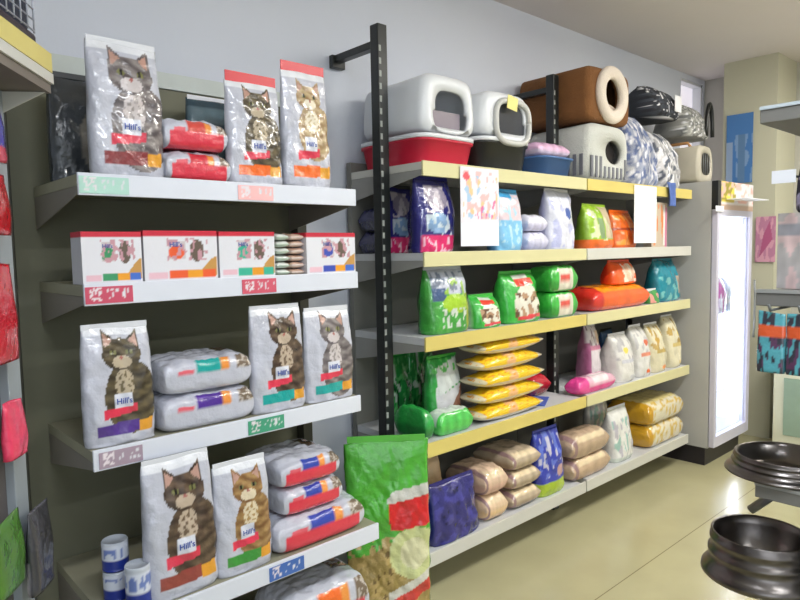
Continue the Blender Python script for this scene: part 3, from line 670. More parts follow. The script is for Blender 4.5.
rst(542, 568, 497, 424, 4, .13, bl, 'blue bag with lime green base standing on the bottom shelf', seed=79, sealm=mat('blue_film', (46, 60, 170), .3), setb=.015)
pil(574, 612, 492, RZ[4], .12, .16, tan(8, (196, 168, 140), (186, 158, 130)), 'light brown bag lying, lower of two right of the blue bag', seed=80, px=5, py_=4, group='light brown lying bags')
pil(573, 611, 470, RZ[4] + .121, .13, .16, tan(9, (190, 164, 138), (176, 150, 126)), 'light brown bag lying on another right of the blue bag', seed=81, px=5, py_=4, group='light brown lying bags')
we = lambda s: painter((226, 226, 222), [('n', -.9, .9, .2, .8, 4, 4, .15, (160, 196, 190)), ('n', -.9, .9, .1, .8, 5, 6, .3, (190, 186, 196)), ('band', .0, .08, (206, 214, 204))], side=(206, 206, 204), mott=.06, seed=s)
simple_standing('pet_food_bag', rx(603, 455, .2), RF + .25, RZ[4], .22, .37, .09, we(1), 'white bag behind the light brown bags on the bottom shelf', 'bag', 'white bags on the bottom shelf', 0, 82)
rst(617, 636, 468, 402, 4, .14, we(2), 'white bag with green print before its twin on the bottom shelf', seed=83, group='white bags on the bottom shelf', slump=.03)
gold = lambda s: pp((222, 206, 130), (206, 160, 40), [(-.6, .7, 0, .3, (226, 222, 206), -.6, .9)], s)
def side_gold(s):
    def f(u, v, zr):
        c = (224, 206, 140)
        if u < -.8: c = (198, 150, 36)
        elif v < .35 and abs(zr) < .85: c = (224, 216, 190) if noise.noise(Vector((u * 6 + s, zr * 4, s))) > -.1 else (214, 180, 90)
        elif zr < 0: c = (206, 176, 80)
        return rgb(c) + (1,)
    return f
for k in range(2):
    pil(650, 688, 440 - 20 * k, RZ[4] + k * .142, .14, .3, side_gold(k), '%s golden bag lying at the far end of the bottom shelf' % ['lower', 'upper'][k], seed=84 + k, px=8, py_=5, ex=.45, group='golden bags at the far end', setb=.01)

# ------------------------------------------------------------------ top shelf pet houses
ZT = RZ[0] + .001
def litter(pxa, pxb, py, ztop, d, base_h, mb, label, hole_r, d0=RF + .03, arch=False):
    x0, x1 = onY(pxa, py, d0)[0], onY(pxb, py, d0)[0]; w = x1 - x0; xm = (x0 + x1) / 2
    r = empty('litter_box', (xm, d0, ZT), 0, label, 'litter box')
    # tray: tapered, flared rim
    bm = bmesh.new(); N = 48
    def ring(s, z, e=0): return [bm.verts.new((p[0] * s, d / 2 + p[1] * s * 1.0, z)) for p in superell(6, N, w + e, d + e)]
    R = [ring(.9, 0), ring(.9, .004), ring(.985, base_h - .012), ring(1.02, base_h - .01), ring(1.02, base_h), ring(.97, base_h), ring(.87, .012)]
    for a, b in zip(R, R[1:]):
        for k in range(N): bm.faces.new((a[k], a[(k + 1) % N], b[(k + 1) % N], b[k]))
    bm.faces.new(R[0][::-1]); bm.faces.new(R[-1])
    link('tray', bm_mesh(bm, 'tray', True), r, mb)
    hh = ztop - ZT - base_h - .018
    N = 64; out = []
    for (x, z) in superell(5.0, N, w * .98, hh * 1.0):
        tz = (z + hh / 2) / hh; sx = 1 - .13 * tz ** 1.5; out.append((x * sx, z + hh / 2 + base_h + .018))
    hw, hz0, hz1 = hole_r; hole = [(x * (1 - .12 * (z > 0)), z + (hz0 + hz1) / 2 * hh + base_h) for (x, z) in superell(3.2, N, w * hw, (hz1 - hz0) * hh)]
    if arch: hole = [(x + w * .06, z) for x, z in hole]
    hood = shell('hood', out, hole, d * .98, PLW, r, th=.02, rnd=.035, back=.95)
    # clip rim between tray and hood
    bm = bmesh.new(); N2 = 48
    R = [[bm.verts.new((p[0], d / 2 + p[1], z)) for p in superell(6, N2, w * s, d * s)] for s, z in ((.97, base_h + .001), (1.03, base_h + .001), (1.03, base_h + .018), (.97, base_h + .019))]
    for a, b in zip(R, R[1:]):
        for k in range(N2): bm.faces.new((a[k], a[(k + 1) % N2], b[(k + 1) % N2], b[k]))
    link('rim', bm_mesh(bm, 'rim', True), r, PLW)
    return r, w, d, hh
r, w, d, hh = litter(422, 479, 166, onY(440, 72, RF + .03)[1], .42, .105, PLRED, 'large white hooded litter box with red tray, left end of the top shelf', (.62, .1, .80))
dr = box('flap_door', -w * .25, w * .25, .03, .034, .155, .155 + hh * .28, mat('clear_smoke_flap', (150, 140, 150), .2), r, .002)
o = pillow('scoop_pack', .14, .1, .10, pp((226, 206, 222), (200, 180, 200)), None, nu=14, nv=12, px=2, py=2); o.location = (r.location.x + .02, r.location.y + .13, ZT + .02); tag(o, 'pale pink pack inside the red and white litter box', 'pack')
o.location.z = ZT + .014
r, w, d, hh = litter(483, 533, 168, onY(500, 90, RF + .03)[1], .40, .13, PLBLK, 'white hooded litter box with black tray, second on the top shelf', (.6, .02, .86), arch=True)
bm = bmesh.new()
hz = [(x + w * .06, z + .44 * hh + .13) for x, z in superell(3.2, 40, w * .66, .9 * hh)]
ptsf = [(x, -.006, z) for x, z in hz]
addtube(bm, ptsf + [ptsf[0]], .014, 8); link('door_frame', bm_mesh(bm, 'door_frame', True), r, mat('frame_grey', (196, 196, 192), .35))
box('yellow_tag', -w * .22, -w * .02, -.022, -.02, hh * .72 + .12, hh * .72 + .18, YTAG, r).rotation_euler = (0, .15, 0)
prism('clear_door', [(x * .92 + w * .005, z * .96 + .008) for x, z in hz], 'y', .012, .016, mat('smoked_clear_plastic', (70, 72, 78), .08, namt=.3, nscale=9, coat=.5), r)
# blue tray with pink pack on it
x0, x1 = onY(543, 178, RF + .03)[0], onY(577, 180, RF + .03)[0]
r = empty('litter_tray', ((x0 + x1) / 2, RF + .03, ZT), 0, 'blue open litter tray between the black litter box and the grey cat house', 'tray')
bm = bmesh.new(); N = 40; w, d, hh = x1 - x0, .34, .10
R = [[bm.verts.new((p[0], d / 2 + p[1], z)) for p in superell(6, N, w * s, d * s)] for s, z in ((.86, 0), (.97, hh - .01), (1.02, hh - .01), (1.02, hh), (.95, hh), (.84, .008))]
for a, b in zip(R, R[1:]):
    for k in range(N): bm.faces.new((a[k], a[(k + 1) % N], b[(k + 1) % N], b[k]))
bm.faces.new(R[0][::-1]); bm.faces.new(R[-1])
link('tray_body', bm_mesh(bm, 'tray_body', True), r, PLBLUE)
o = pillow('cushion_pack', w * .98, .3, .075, pp((224, 180, 214), (206, 190, 214)), None, nu=24, nv=18, px=6, py=6); o.location = (r.location.x - .01, RF + .03 + .17, ZT + hh + .001); tag(o, 'pink and white flat pack on the blue tray', 'pack')
# grey cat house with striped lower half
gx0, gx1 = onY(588, 184, RF + .02)[0], onY(630, 186, RF + .02)[0]; gz = onY(605, 124, RF + .04)[1]
r = empty('cat_house', ((gx0 + gx1) / 2, RF + .02, ZT), 0, 'pale grey cat house with striped lower half under the brown one', 'cat house')
w = gx1 - gx0; hh = gz - ZT; d = .42; N = 72
out = [(x * (1 - .08 * (z > 0) * (z / hh * 2) ** 2), z + hh / 2) for x, z in superell(5, N, w, hh)]
hole = [(x + w * .1, z + hh * .52) for x, z in superell(2, N, w * .42, hh * .42)]
me = shell('house_body', out, hole, d, mat('pale_grey_plush', (196, 198, 192), .9, namt=.05, bump=.4, bscale=140), r, th=.03, rnd=.04)
me.data.materials[0] = CLOTHP
cols = []
for v in me.data.vertices:
    x, y, z = v.co
    c = (200, 202, 196)
    cols.append(rgb(c) + (1,))
setcol(me.data, cols)
def stripes(x, y, side):
    bm = bmesh.new(); n = 9
    if side == 'f':
        for k in range(n):
            a = -w * .44 + k * w * .88 / n; addbox(bm, a, a + w * .045, -.004, -.001 + .004, .02, hh * (.26 if abs(a - w * .1 + w * .02) < w * .24 else .42))
    else:
        for k in range(n):
            a = .03 + k * (d - .06) / n; addbox(bm, -w / 2 - .004, -w / 2 + .002, a, a + .02, .03, hh * .45)
    return bm
for sd, nm in (('f', 'front_stripes'), ('s', 'side_stripes')): link(nm, bm_mesh(stripes(0, 0, sd), nm), r, mat('stripe_grey', (120, 122, 130), .9))
# dark disc across the opening, stands for the shade inside
prism('opening_shade', [(x * .98 + w * .002, z) for x, z in [(x + w * .1, z + hh * .52) for x, z in superell(2, 40, w * .42, hh * .42)]], 'y', .05, .054, DARKIN, r)
# brown cat cube on top
bx0, bx1 = onY(588, 125, RF + .02)[0], onY(631, 122, RF + .02)[0]; bz0 = gz + .002; bz1 = onY(610, 72, RF + .05)[1]
r = empty('cat_house', ((bx0 + bx1) / 2, RF + .02, bz0), 0, 'brown plush cat cube with round cream opening, on the grey cat house', 'cat house')
w = bx1 - bx0; hh = bz1 - bz0; d = .46
out = [(x, z + hh / 2) for x, z in superell(7, 72, w, hh)]
R0 = min(w, hh) * .33
hole = [(w * .0 + R0 * cos(2 * pi * k / 72 + pi / 72), hh * .52 + R0 * sin(2 * pi * k / 72 + pi / 72)) for k in range(72)]
shell('cube_body', out, hole, d, BROWN, r, th=.025, rnd=.03, back=.98)
bm = bmesh.new(); seg = 48; rr = 14; R1 = R0 + .022
for i in range(seg):
    a = 2 * pi * i / seg
    for j in range(rr):
        b = 2 * pi * j / rr; q = R1 + .036 * cos(b); bm.verts.new((w * .0 + q * cos(a), -.008 + .026 * sin(b), hh * .52 + q * sin(a)))
bm.verts.ensure_lookup_table()
for i in range(seg):
    for j in range(rr): bm.faces.new([bm.verts[i * rr + j], bm.verts[((i + 1) % seg) * rr + j], bm.verts[((i + 1) % seg) * rr + (j + 1) % rr], bm.verts[i * rr + (j + 1) % rr]])
link('opening_ring', bm_mesh(bm, 'opening_ring', True), r, CRPL)
prism('opening_shade', [(w * .0 + R0 * 1.0 * cos(2 * pi * k / 32), hh * .52 + R0 * sin(2 * pi * k / 32)) for k in range(32)], 'y', .12, .125, DARKIN, r)  # dark disc set inside the round hole as its shade
o = pillow('cushion', R0 * 1.7, .1, .07, pp((196, 180, 166)), r, nu=14, nv=10, px=2, py=2, m=CLOTHP); o.location = (0, .06, hh * .52 - R0)
# dark carrier behind, seen over the litter box
# soft pet carriers heap at the far end of the top shelf
def softbag(name, px0, px1, z0, ztop_px, pym, d, pt, label, hole=None, setb=.03, rz=0, seed=0):
    Y = RF + setb; x0, x1 = onY(px0, 185, Y)[0], min(4.21, onY(px1, 185, Y)[0]); w = x1 - x0; h = onY((px0 + px1) / 2, pym, Y + d * .3)[1] - z0
    r = empty(name, ((x0 + x1) / 2, Y + d / 2, z0 + .001), rz, label, 'pet bed')
    b = standing_bag('cover', w, h, d, pt, r, nu=30, nv=34, seed=seed, wr=1.6, topw=.8, m=CLOTHP)
    return r, w, h
patt = lambda a, b, c, s: painter(a, [('n', -1, 1, 0, 1, 7, 10, .05, b), ('n', -1, 1, 0, 1, 9, 12, .22, c), ('n', -1, 1, 0, 1, 12, 9, .36, (235, 235, 240))], side=a, mott=.2, seed=s)
softbag('pet_carrier', 636, 664, ZT, 0, 118, .36, patt((150, 156, 176), (96, 110, 150), (200, 200, 206), 3), 'soft patterned blue and white pet bed at far end of the top shelf', seed=90)
softbag('pet_carrier', 665, 690, ZT, 0, 135, .34, patt((170, 170, 172), (90, 96, 110), (214, 212, 214), 5), 'soft grey and white patterned pet bed at the last place of the top shelf', seed=91)
zc = onY(650, 118, RF + .1)[1] + .03
r = empty('pet_carrier', (onY(652, 115, RF + .2)[0], RF + .22, zc), 0, 'black soft carrier with white tag lying on the patterned beds', 'pet carrier')
standing_bag('cover', .36, .2, .3, patt((52, 56, 64), (40, 42, 48), (70, 74, 84), 6), r, seed=92, m=CLOTHP, topw=.9, wr=1.3)
box('white_tag', .04, .13, -.152, -.149, .04, .14, PAPER, r)
r2 = empty('pet_carrier', (onY(672, 120, RF + .2)[0] + .12, RF + .2, zc - .09), 0, 'grey mesh carrier with black edge on the last patterned bed', 'pet carrier')
standing_bag('cover', .36, .24, .3, patt((150, 150, 146), (110, 112, 112), (186, 186, 182), 7), r2, seed=93, m=CLOTHP, topw=.75, wr=1.3)
bm = bmesh.new(); addtube(bm, [(.14 + .05 * cos(a), -.14, .02 + .22 * sin(a)) for a in [pi * k / 12 for k in range(13)]], .014); link('black_edge', bm_mesh(bm, 'black_edge', True), r2, PLBLK)
# blue cloth hanging over the lip
xh = onY(672, 185, RF - .02)[0]
bm = bmesh.new(); cols = []; g = []
for i in range(9):
    row = []
    for j in range(12):
        u = i / 8; v = j / 11; row.append(bm.verts.new((xh - .06 + u * .1 + v * .04, RF - .012 - .012 * sin(u * 9 + v * 3) - .006, ZT + .03 - v * .14)))
    g.append(row)
for i in range(8):
    for j in range(11): bm.faces.new((g[i][j], g[i + 1][j], g[i + 1][j + 1], g[i][j + 1]))
me = bm_mesh(bm, 'cloth', True); o = link('cloth_strap', me, None, mat('blue_cloth', (88, 112, 175), .9, namt=.2, nscale=30)); sm = o.modifiers.new('s', 'SOLIDIFY'); sm.thickness = .004; tag(o, 'blue cloth strap hanging over the far top shelf lip', 'strap')

# ------------------------------------------------------------------ drinks fridge
FX0, FX1, FY, FH = 4.27, 4.86, 1.69, 1.85
F = empty('display_fridge', (FX0, FY, 0), 0, 'upright glass door display fridge glowing white at the end of shelving', 'fridge')
fw = FX1 - FX0
FGREY = mat('fridge_grey_side', (182, 182, 180), .5, namt=.04)
bm = bmesh.new()
addbox(bm, 0, .03, .04, .60, .12, FH); addbox(bm, fw - .03, fw, .04, .60, .12, FH); addbox(bm, 0, fw, .57, .60, .12, FH); addbox(bm, .03, fw - .03, .04, .57, .12, .2); addbox(bm, .03, fw - .03, .04, .57, FH - .2, FH)
link('cabinet', bm_mesh(bm, 'cabinet'), F, FGREY)
box('plinth', 0.01, fw - .01, .06, .58, 0, .12, mat('plinth_black', (40, 36, 42), .4), F)
LIT = mat('lit_fridge_interior', (238, 242, 255), .5, namt=0, emit=2.6)
bm = bmesh.new(); addbox(bm, .03, .034, .05, .553, .2, FH - .2); addbox(bm, fw - .034, fw - .03, .05, .553, .2, FH - .2); link('liner', bm_mesh(bm, 'liner'), F, mat('fridge_liner', (235, 240, 250), .5, namt=0))
box('light_panel', .03, fw - .03, .555, .569, .2, FH - .2, LIT, F)
for s_, x_ in (('a', .045), ('b', fw - .045)): tube('lamp_tube', [(x_, .075, .26), (x_, .075, FH - .26)], .014, mat('lamp_' + s_, (245, 248, 255), .5, namt=0, emit=14), F)
dr = box('door', 0.0, .05, .0, .035, .14, 1.67, PLW, F)
bm = bmesh.new(); addbox(bm, 0, .035, 0, .035, .13, 1.67, .003); addbox(bm, fw - .05, fw, 0, .035, .13, 1.67, .003); addbox(bm, .03, fw - .04, 0, .035, .13, .2); addbox(bm, .03, fw - .04, 0, .035, 1.63, 1.67)
dr.data = bm_mesh(bm, 'door'); dr.data.materials.append(mat('door_frame_lilac', (206, 204, 222), .35, namt=.03))
gm = bpy.data.materials.new('fridge_glass'); gm.use_nodes = True; gb = gm.node_tree.nodes['Principled BSDF']; gb.inputs['Base Color'].default_value = (.95, .98, 1, 1); gb.inputs['Transmission Weight'].default_value = 1; gb.inputs['Roughness'].default_value = .02; gb.inputs['IOR'].default_value = 1.02
box('glass', .035, fw - .05, .014, .018, .2, 1.63, gm, dr)
tube('door_handle', [(fw - .025, -.03, .8), (fw - .025, -.035, .9), (fw - .025, -.035, 1.1), (fw - .025, -.03, 1.2)], .008, GREYST, dr)
for k, z in enumerate((.45, .72, .98, 1.22)):
    bm = bmesh.new()
    for q in range(12): a = .04 + q * (fw - .08) / 11; addtube(bm, [(a, .08, z), (a, .52, z)], .0025, 6)
    addtube(bm, [(.035, .08, z), (fw - .035, .08, z)], .004, 6); link('wire_shelf', bm_mesh(bm, 'wire_shelf'), F, PLW)
# header with lit sign
bm = bmesh.new(); addbox(bm, 0, .045, 0, .04, 1.67, FH); link('header_end', bm_mesh(bm, 'header_end'), F, PLBLK)
hp = painter((232, 224, 226), [('r', -1, -.2, .3, 1, (226, 206, 70)), ('n', -1, 1, .3, 1, 4, 5, .1, (236, 186, 176)), ('n', -1, -.1, .3, 1, 5, 5, .2, (150, 140, 40)), ('r', -1, 1, 0, .16, (200, 170, 150))], side=(210, 205, 205), seed=4)
h_ = carton('header_sign', fw - .05, .04, FH - 1.67, hp, F, res=40); h_.location = (.05 + (fw - .05) / 2, .02, 1.67)
# goods in the fridge
FB = [(.09, .46, .1, (150, 195, 225), 'pale blue'), (.2, .46, .12, (180, 150, 215), 'lilac'), (.33, .46, .12, (205, 120, 185), 'pink lilac'), (.45, .46, .1, (206, 220, 240), 'pale')]
for k, (x, z, w_, c, nm) in enumerate(FB):
    o = standing_bag('chilled_pack', .1, .24, .1, painter(c, [('n', -1, 1, 0, 1, 3, 4, .1, (235, 238, 245))], seed=k), None, nu=14, nv=16, seed=k); o.location = (FX0 + x + .02, FY + .13, .7222 + .2617); tag(o, '%s pack %s on the upper middle shelf in the fridge' % (nm, ['at the left', 'left of middle', 'right of middle', 'at the right'][k]), 'pack', 'packs in the fridge')
o = standing_bag('chilled_pack', .14, .24, .14, painter((24, 62, 62), [], seed=2), None, nu=14, nv=16, seed=9); o.location = (FX0 + .10, FY + .13, .7242); tag(o, 'dark green pack at the left inside the fridge', 'pack')
# tab on door left, folded card on top of door
o = box('paper_card', FX0 - .06, FX0 + .06, FY - .012, FY - .01, 1.655, 1.69, PAPER); tag(o, 'small white card stuck at the upper left corner of the fridge door', 'card')
o = box('paper_sign', FX0 + .12, FX0 + .5, FY - .13, FY - .005, 1.735, 1.739, PAPER); o.rotation_euler = (0, 0, 0); tag(o, 'white card jutting out from the fridge header', 'card')
# things on fridge: pale carrier crate
r = empty('pet_carrier', (FX0 + .1, FY + .12, FH + .001), 0, 'beige and grey plastic carrier on top of the display fridge', 'pet carrier')
N = 56; w, hh, d = .24, .24, .40
out = [(x * (1 - .15 * (z > 0) * (z / hh * 2)), z + hh / 2) for x, z in superell(5, N, w, hh)]
shell('carrier_body', out, [(x, z + hh * .5) for x, z in superell(3, N, w * .6, hh * .6)], d, mat('carrier_beige', (186, 180, 164), .5), r, th=.012, rnd=.02)
bm = bmesh.new()
for k in range(5): addtube(bm, [(-w * .26 + k * w * .13, .004, hh * .22), (-w * .26 + k * w * .13, .004, hh * .78)], .003, 6)
link('grille', bm_mesh(bm, 'grille', True), r, GREYST)
tube('carrier_handle', [(0, .1, hh), (0, .12, hh + .03), (0, .25, hh + .03), (0, .27, hh)], .01, mat('handle_tan', (190, 140, 90), .5), r)
# blue poster on the beige pillar and magenta poster
def xposter(pxa, pxb, pya, pyb, Xp, pt, label, name='wall_poster'):
    ya, za = onX(pxa, pya, Xp); yb, zb = onX(pxb, pyb, Xp)
    w = abs(ya - yb); o = carton(name, w, .004, za - zb, pt, None, res=30); o.location = (Xp, (ya + yb) / 2, zb); o.rotation_euler = (0, 0, -pi / 2); tag(o, label, 'poster')
xposter(727, 752, 116, 182, 5.19, painter((74, 124, 186), [('n', -1, 1, 0, .7, 3, 4, .2, (130, 160, 200)), ('r', -.1, .4, 0, .7, (96, 130, 170)), ('r', -1, -.5, 0, .6, (150, 170, 200))], seed=3), 'tall blue poster on the beige pillar above the fridge')
xposter(756, 775, 217, 262, 5.19, painter((190, 130, 160), [('n', -1, 1, 0, 1, 3, 4, .1, (214, 160, 180)), ('p', [(-.6, .1), (.7, .5), (.4, .9), (-.2, .6)], (176, 90, 130))], seed=4), 'magenta poster low on the beige pillar beside the fridge')

# ------------------------------------------------------------------ cream cabinet far right and aisle gondola
r = empty('low_cabinet', (4.95, 0, 0), 0, 'cream cabinet with green framed panel at the end of the aisle', 'cabinet')
ya = onX(772, 440, 4.95)[0]
box('cabinet_body', 0, .5, ya - .9, ya, 0, .62, CREAMF, r, .005)
box('cabinet_top', -.03, .5, ya - .92, ya + .02, .62, .66, CREAMF, r, .004)
for k in range(2): box('door_panel', -.012, 0, ya - .40 - .44 * k, ya - .07 - .44 * k, .12, .52, mat('pale_green_panel%d' % k, (132, 152, 130), .5, namt=.2), r)
o = empty('gift_box', (5.05, ya - .18, .661), 0, 'dark picture box standing on the cream cabinet', 'box')
carton('box_body', .3, .12, .2, painter((150, 140, 150), [('n', -1, 1, 0, 1, 3, 3, .1, (50, 46, 70)), ('n', -1, 1, 0, 1, 4, 5, .3, (214, 190, 190))], side=(90, 84, 100), seed=3), o, res=20).rotation_euler = (0, 0, -pi / 2)

GX = 1.5; GY1 = .512
G = empty('shelving_unit', (GX, GY1, 0), 0, 'grey gondola at the right edge of the picture holding steel bowls', 'shelving')
GL = 1.6
box('back_panel', .40, .43, -GL, 0, 0, 2.0, GREYM, G)
box('upright', .37, .40, -.04, 0, 0, 2.0, GREYM, G, .002)
GUN = mat('gondola_grey_under', (126, 124, 118), .6, namt=.05)
for z, dp, nm in ((1.735, 0, 'top'), (1.352, 0, 'second'), (.925, .02, 'third')):
    s = box('shelf', dp, .40, -GL, 0, z - .035, z - .007, GUN, G, .002); s['label'] = '%s shelf of the gondola' % nm
    box('shelf_lip', dp - .003, dp + .02, -GL, 0, z - .007, z, mat('gondola_lip' + nm, (196, 206, 210) if nm == 'top' else (160, 160, 155), .4), s)
s = box('shelf', .02, .40, -GL, .05, .665, .689, GUN, G, .002); s['label'] = 'lower shelf of the gondola'
box('plinth', 0, .40, -GL, 0, 0, .1, GUN, G)
# bowls
def bowl(x, y, z, R, h, label):
    r = empty('feeding_bowl', (x, y, z), 0, label, 'bowl', 'steel feeding bowls')
    lathe('bowl_body', [(R * .88, .003), (R * .97, .003), (R, h * .07), (R * .99, h * .16), (R * .93, h * .24), (R * .86, h * .36), (R * .85, h * .46), (R * .88, h * .5), (R * .88, h * .56), (R * .83, h * .6), (R * .82, h * .74), (R * .85, h * .79), (R * .85, h * .84), (R * .81, h * .88), (R * .83, h * .97), (R * .81, h), (R * .78, h * .97), (R * .75, h * .8), (R * .66, h * .25), (R * .5, h * .12), (0, h * .1)], STEEL, r, 72)
    lathe('rubber_ring', [(R * .80, 0), (R * .93, .0), (R * .93, .0028), (R * .80, .0028), (R * .80, 0)], mat('rubber', (42, 40, 40), .5), r, 64)
    return r
yb, _ = onX(762, 560, 1.55)
def nest(x, y, z, n, R, h, labs):
    for k in range(n): bowl(x, y, z + k * .026, R, h, labs[k])
bowl(1.567, .515, .690, .122, .105, 'deep steel feeding bowl lowest in the picture at the right edge')
bowl(1.62, .488, .9255, .12, .045, 'shallow steel bowl on the third gondola shelf under the hanging toys')
tube('strut', [(.165, -.03, .892), (.17, .058, .80)], .011, GREYST, G)
# leg strut under third shelf
# hanging toys
def toy(y, z, cols_, label):
    r = empty('hanging_toy_pack', (GX - .03, y, z), 0, label, 'toy pack', 'toy packs on the gondola hooks')
    tube('hook', [(.42, 0, .0), (.05, 0, 0), (-.01, 0, .0), (-.02, 0, .012)], .003, GREYST, r)
    p = painter(cols_[0], [('n', -1, 1, 0, 1, 3, 4, .05, cols_[1]), ('band', .6, .78, cols_[2]), ('n', -1, 1, .1, .6, 4, 5, .2, cols_[3])], seed=int(y * 100))
    o = standing_bag('pack', .055, .125, .02, p, r, nu=18, nv=26, seed=int(y * 77)); o.location = (0, 0, -.13); o.rotation_euler = (0, 0, -pi / 2)
for k, y in enumerate((.47, .415, .36)): toy(y, 1.312, [(90, 170, 180), (60, 60, 70), (226, 96, 50), (96, 60, 90)] if k < 2 else [(200, 196, 190), (90, 90, 120), (150, 150, 160), (50, 50, 60)], ['teal and orange toy pack hanging leftmost under the gondola shelf', 'teal and orange toy pack hanging second under the gondola shelf', 'pale toy pack hanging third under the gondola shelf'][k])
# goods on the second gondola shelf
for k, (y, w_, h_, c, c2, lb) in enumerate(((.44, .09, .16, (176, 170, 166), (206, 180, 176), 'white and grey boxed item on the second gondola shelf'), (.33, .1, .22, (206, 200, 176), (170, 174, 180), 'pale yellow boxed item on the second gondola shelf'))):
    r = empty('boxed_item', (GX + .09, y, 1.3525), 0, lb, 'box')
    carton('box_body', w_, .1, h_, painter(c, [('n', -1, 1, 0, 1, 1.5, 2, .1, c2), ('r', -1, 1, .7, .85, (150, 148, 152))], side=(130, 128, 126), mott=.15, seed=k), r, res=18).rotation_euler = (0, 0, -pi / 2)
o = standing_bag('plush_toy', .07, .12, .06, painter((150, 140, 160), [('n', -1, 1, 0, 1, 3, 3, .0, (40, 36, 44))], seed=3), None, nu=16, nv=20, seed=4, m=CLOTHP); o.location = (GX + .07, .42, 1.5135 + 0); o.rotation_euler = (0, 0, -pi / 2); tag(o, 'lilac and black soft toy under the top gondola shelf', 'toy')
o = empty('peg_hook', (GX, .46, 1.59), 0, 'wire hook with a small white price card below the top gondola shelf', 'hook')
tube('hook_wire', [(.40, 0, 0), (-.006, 0, 0), (-.008, 0, .006)], .003, GREYST, o)
box('price_card', -.014, -.010, -.022, .022, -.018, .008, PAPER, o)

# ------------------------------------------------------------------ angled unit at the left edge
ang = atan2(-.82, -.57)      # local +x runs from the end toward the viewer's left
A = empty('display_stand', (.462, 1.73, 0), ang, 'angled display stand with yellow topped shelf at the left edge', 'display stand')
# local: x along the stand, y>0 = toward +normal? keep depth on the aisle side
PALE = mat('pale_blue_grey_post', (150, 158, 164), .5, namt=.05)
s = box('shelf', 0, 1.2, -.35, 0, 1.84, 1.868, mat('taupe_board', (120, 112, 104), .6), A)
box('shelf_lip', -.004, 1.2, 0, .006, 1.862, 1.886, LGREY, s)
box('shelf_top', 0, 1.2, -.35, .006, 1.888, 1.932, mat('yellow_board', (214, 200, 120), .5), s)
box('upright', .02, .085, -.13, -.10, 0, 1.84, PALE, A, .002)
box('back_panel', .085, 1.2, -.14, -.12, 0, 1.84, mat('stand_panel', (88, 84, 84), .6), A)
bm = bmesh.new(); A2 = [(.02, -.005, 1.838), (.02, -.10, 1.838), (.02, -.10, 1.79)]
f = [bm.verts.new(p) for p in A2]; g = [bm.verts.new((p[0] + .004, p[1], p[2])) for p in A2]
bm.faces.new(f); bm.faces.new(g[::-1])
for i in range(3): bm.faces.new((f[i], g[i], g[(i + 1) % 3], f[(i + 1) % 3]))
link('bracket', bm_mesh(bm, 'bracket'), A, LGREY)
# wire carrier on it
def wl(x, y, z): return A.matrix_world @ Vector((x, y, z))
bpy.context.view_layer.update()
p = wl(.31, -.10, 1.933)
r = empty('wire_carrier', p, ang + pi, 'dark wire cage carrier with blue cover on top of the angled stand', 'pet carrier')
box('carrier_base', -.17, .3, -.08, .1, 0, .04, mat('base_dark', (52, 40, 48), .5), r, .01)
bm = bmesh.new()
for k in range(14):
    x = -.165 + k * .035; addtube(bm, [(x, -.078, .04), (x, -.078, .17)], .0022, 6)
for k in range(6):
    z = .045 + k * .025; addtube(bm, [(-.165, -.078, z), (.29, -.078, z)], .0022, 6); addtube(bm, [(-.166, -.078, z), (-.166, .098, z)], .0022, 6)
for k in range(5):
    y = -.078 + k * .044; addtube(bm, [(-.166, y, .04), (-.166, y, .17)], .0022, 6)
link('wire_mesh', bm_mesh(bm, 'wire_mesh', True), r, mat('wire_pale', (178, 182, 196), .35, metal=.3))
box('carrier_body', -.155, .29, -.068, .09, .04, .165, mat('dark_inner', (62, 66, 84), .6), r, .01)
box('blue_cover', -.17, .3, -.085, .1, .17, .21, mat('blue_cover', (60, 90, 150), .5), r, .01)
# hanging goods on the stand
def hangpack(x, z, w_, h_, pt, label, nm='hanging_pack', yy=-.075):
    q = wl(x, yy, z); o = standing_bag(nm, w_, h_, .03, pt, None, nu=20, nv=26, seed=int(z * 90)); o.location = q; o.rotation_euler = (0, 0, ang + pi if False else ang); tag(o, label, 'pack'); return o
hangpack(.16, 1.66, .13, .14, painter((60, 56, 150), [('band', 0, .25, (190, 60, 80))], side=(60, 56, 150), seed=1), 'blue pack hanging at the top of the angled stand')
hangpack(.16, 1.50, .13, .14, painter((196, 30, 40), [('e', 0, .2, .5, .15, (226, 150, 80)), ('e', .2, .7, .2, .1, (240, 180, 180))], side=(180, 30, 40), seed=2), 'red pack with yellow mark hanging below the blue pack')
hangpack(.16, 1.22, .13, .22, painter((186, 26, 44), [('e', 0, .15, .5, .1, (200, 170, 110))], side=(186, 26, 44), seed=3), 'tall red pack hanging at the middle of the angled stand')
hangpack(.13, 1.0, .1, .13, painter((226, 60, 96), [], side=(226, 60, 96), seed=4), 'bright pink pack hanging below the red packs')
hangpack(.20, .72, .14, .16, painter((96, 160, 40), [('n', -1, 1, .4, 1, 3, 4, .1, (60, 60, 70)), ('r', -1, 0, 0, .5, (110, 190, 40))], side=(70, 120, 40), seed=5), 'green pack hanging low on the angled stand')
hangpack(.07, .66, .12, .2, painter((40, 44, 50), [('n', -1, 1, .3, 1, 2, 5, .1, (196, 200, 200)), ('r', -1, 1, 0, .4, (200, 196, 198))], side=(60, 60, 66), seed=6), 'black and white pack hanging lowest on the angled stand', yy=-.06)

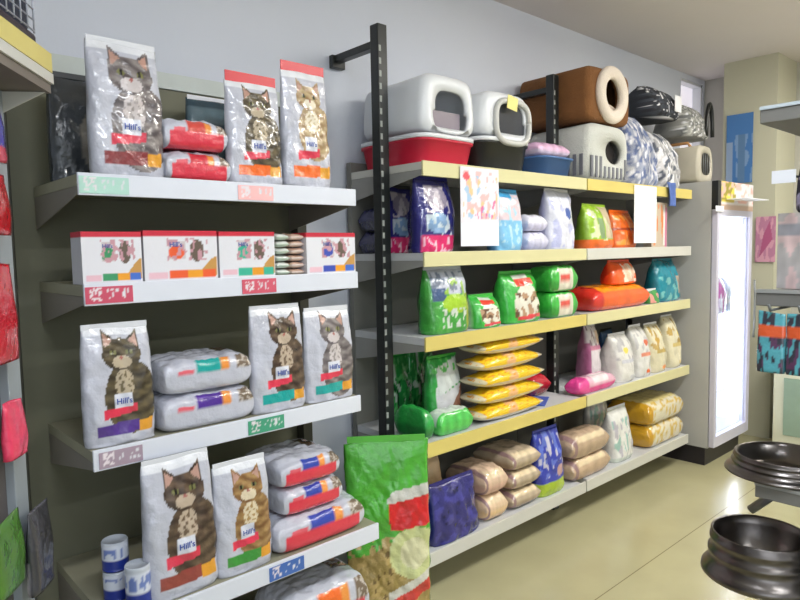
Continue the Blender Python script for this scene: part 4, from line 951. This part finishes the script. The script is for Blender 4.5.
# ------------------------------------------------------------------ light
wd = bpy.data.worlds.new('world'); C.world = wd; wd.use_nodes = True; wd.node_tree.nodes['Background'].inputs[0].default_value = (.6, .66, .75, 1); wd.node_tree.nodes['Background'].inputs[1].default_value = .15
TL = mat('tube_lamp_glow', (255, 250, 242), .5, namt=0, emit=22)
def ceil_lamp(x, y, L, W, power, col, lab, along='x'):
    r = empty('ceiling_lamp', (x, y, 2.8), 0, lab, 'lamp')
    if along == 'x': box('housing', -L / 2, L / 2, -.08, .08, -.05, -.001, PLW, r, .004)
    else: box('housing', -.08, .08, -L / 2, L / 2, -.05, -.001, PLW, r, .004)
    tube('tube', [(-L / 2 + .03, 0, -.068), (L / 2 - .03, 0, -.068)], .016, TL, r)
    ld = bpy.data.lights.new('lamp_light', 'AREA'); ld.shape = 'RECTANGLE'; ld.size = L; ld.size_y = W; ld.energy = power; ld.color = col
    o = bpy.data.objects.new('lamp_light', ld); COL.objects.link(o); o.parent = r; o.location = (0, 0, -.09)
    if along != 'x': o.rotation_euler = (0, 0, pi / 2)
ceil_lamp(.6, .1, 1.3, .12, 24, (.80, .88, 1), 'tube lamp on the ceiling above the viewer')
ceil_lamp(2.6, .2, 1.3, .12, 34, (1, .98, .92), 'tube lamp on the ceiling over the aisle')
ceil_lamp(4.2, .5, 1.3, .12, 36, (1, .97, .88), 'tube lamp on the ceiling near the far end')
ceil_lamp(.4, -1.8, 1.3, .12, 30, (.84, .92, 1), 'tube lamp on the ceiling behind the viewer')
ceil_lamp(3.2, -1.8, 1.3, .12, 30, (1, .98, .93), 'tube lamp on the ceiling behind the gondola')
# added cool area light behind the viewer, tints the left side
ld = bpy.data.lights.new('cool_left_fill', 'AREA'); ld.shape = 'RECTANGLE'; ld.size = 3; ld.size_y = 2; ld.energy = 40; ld.color = (.82, .9, 1)
o = bpy.data.objects.new('cool_left_fill', ld); COL.objects.link(o); o.location = (-2.2, -2.2, 1.5); o.rotation_euler = (radians(85), 0, radians(-42))

C.view_settings.view_transform = 'Standard'; C.view_settings.look = 'None'; C.view_settings.gamma = 1; C.view_settings.use_curve_mapping = False
C.view_settings.exposure = .1
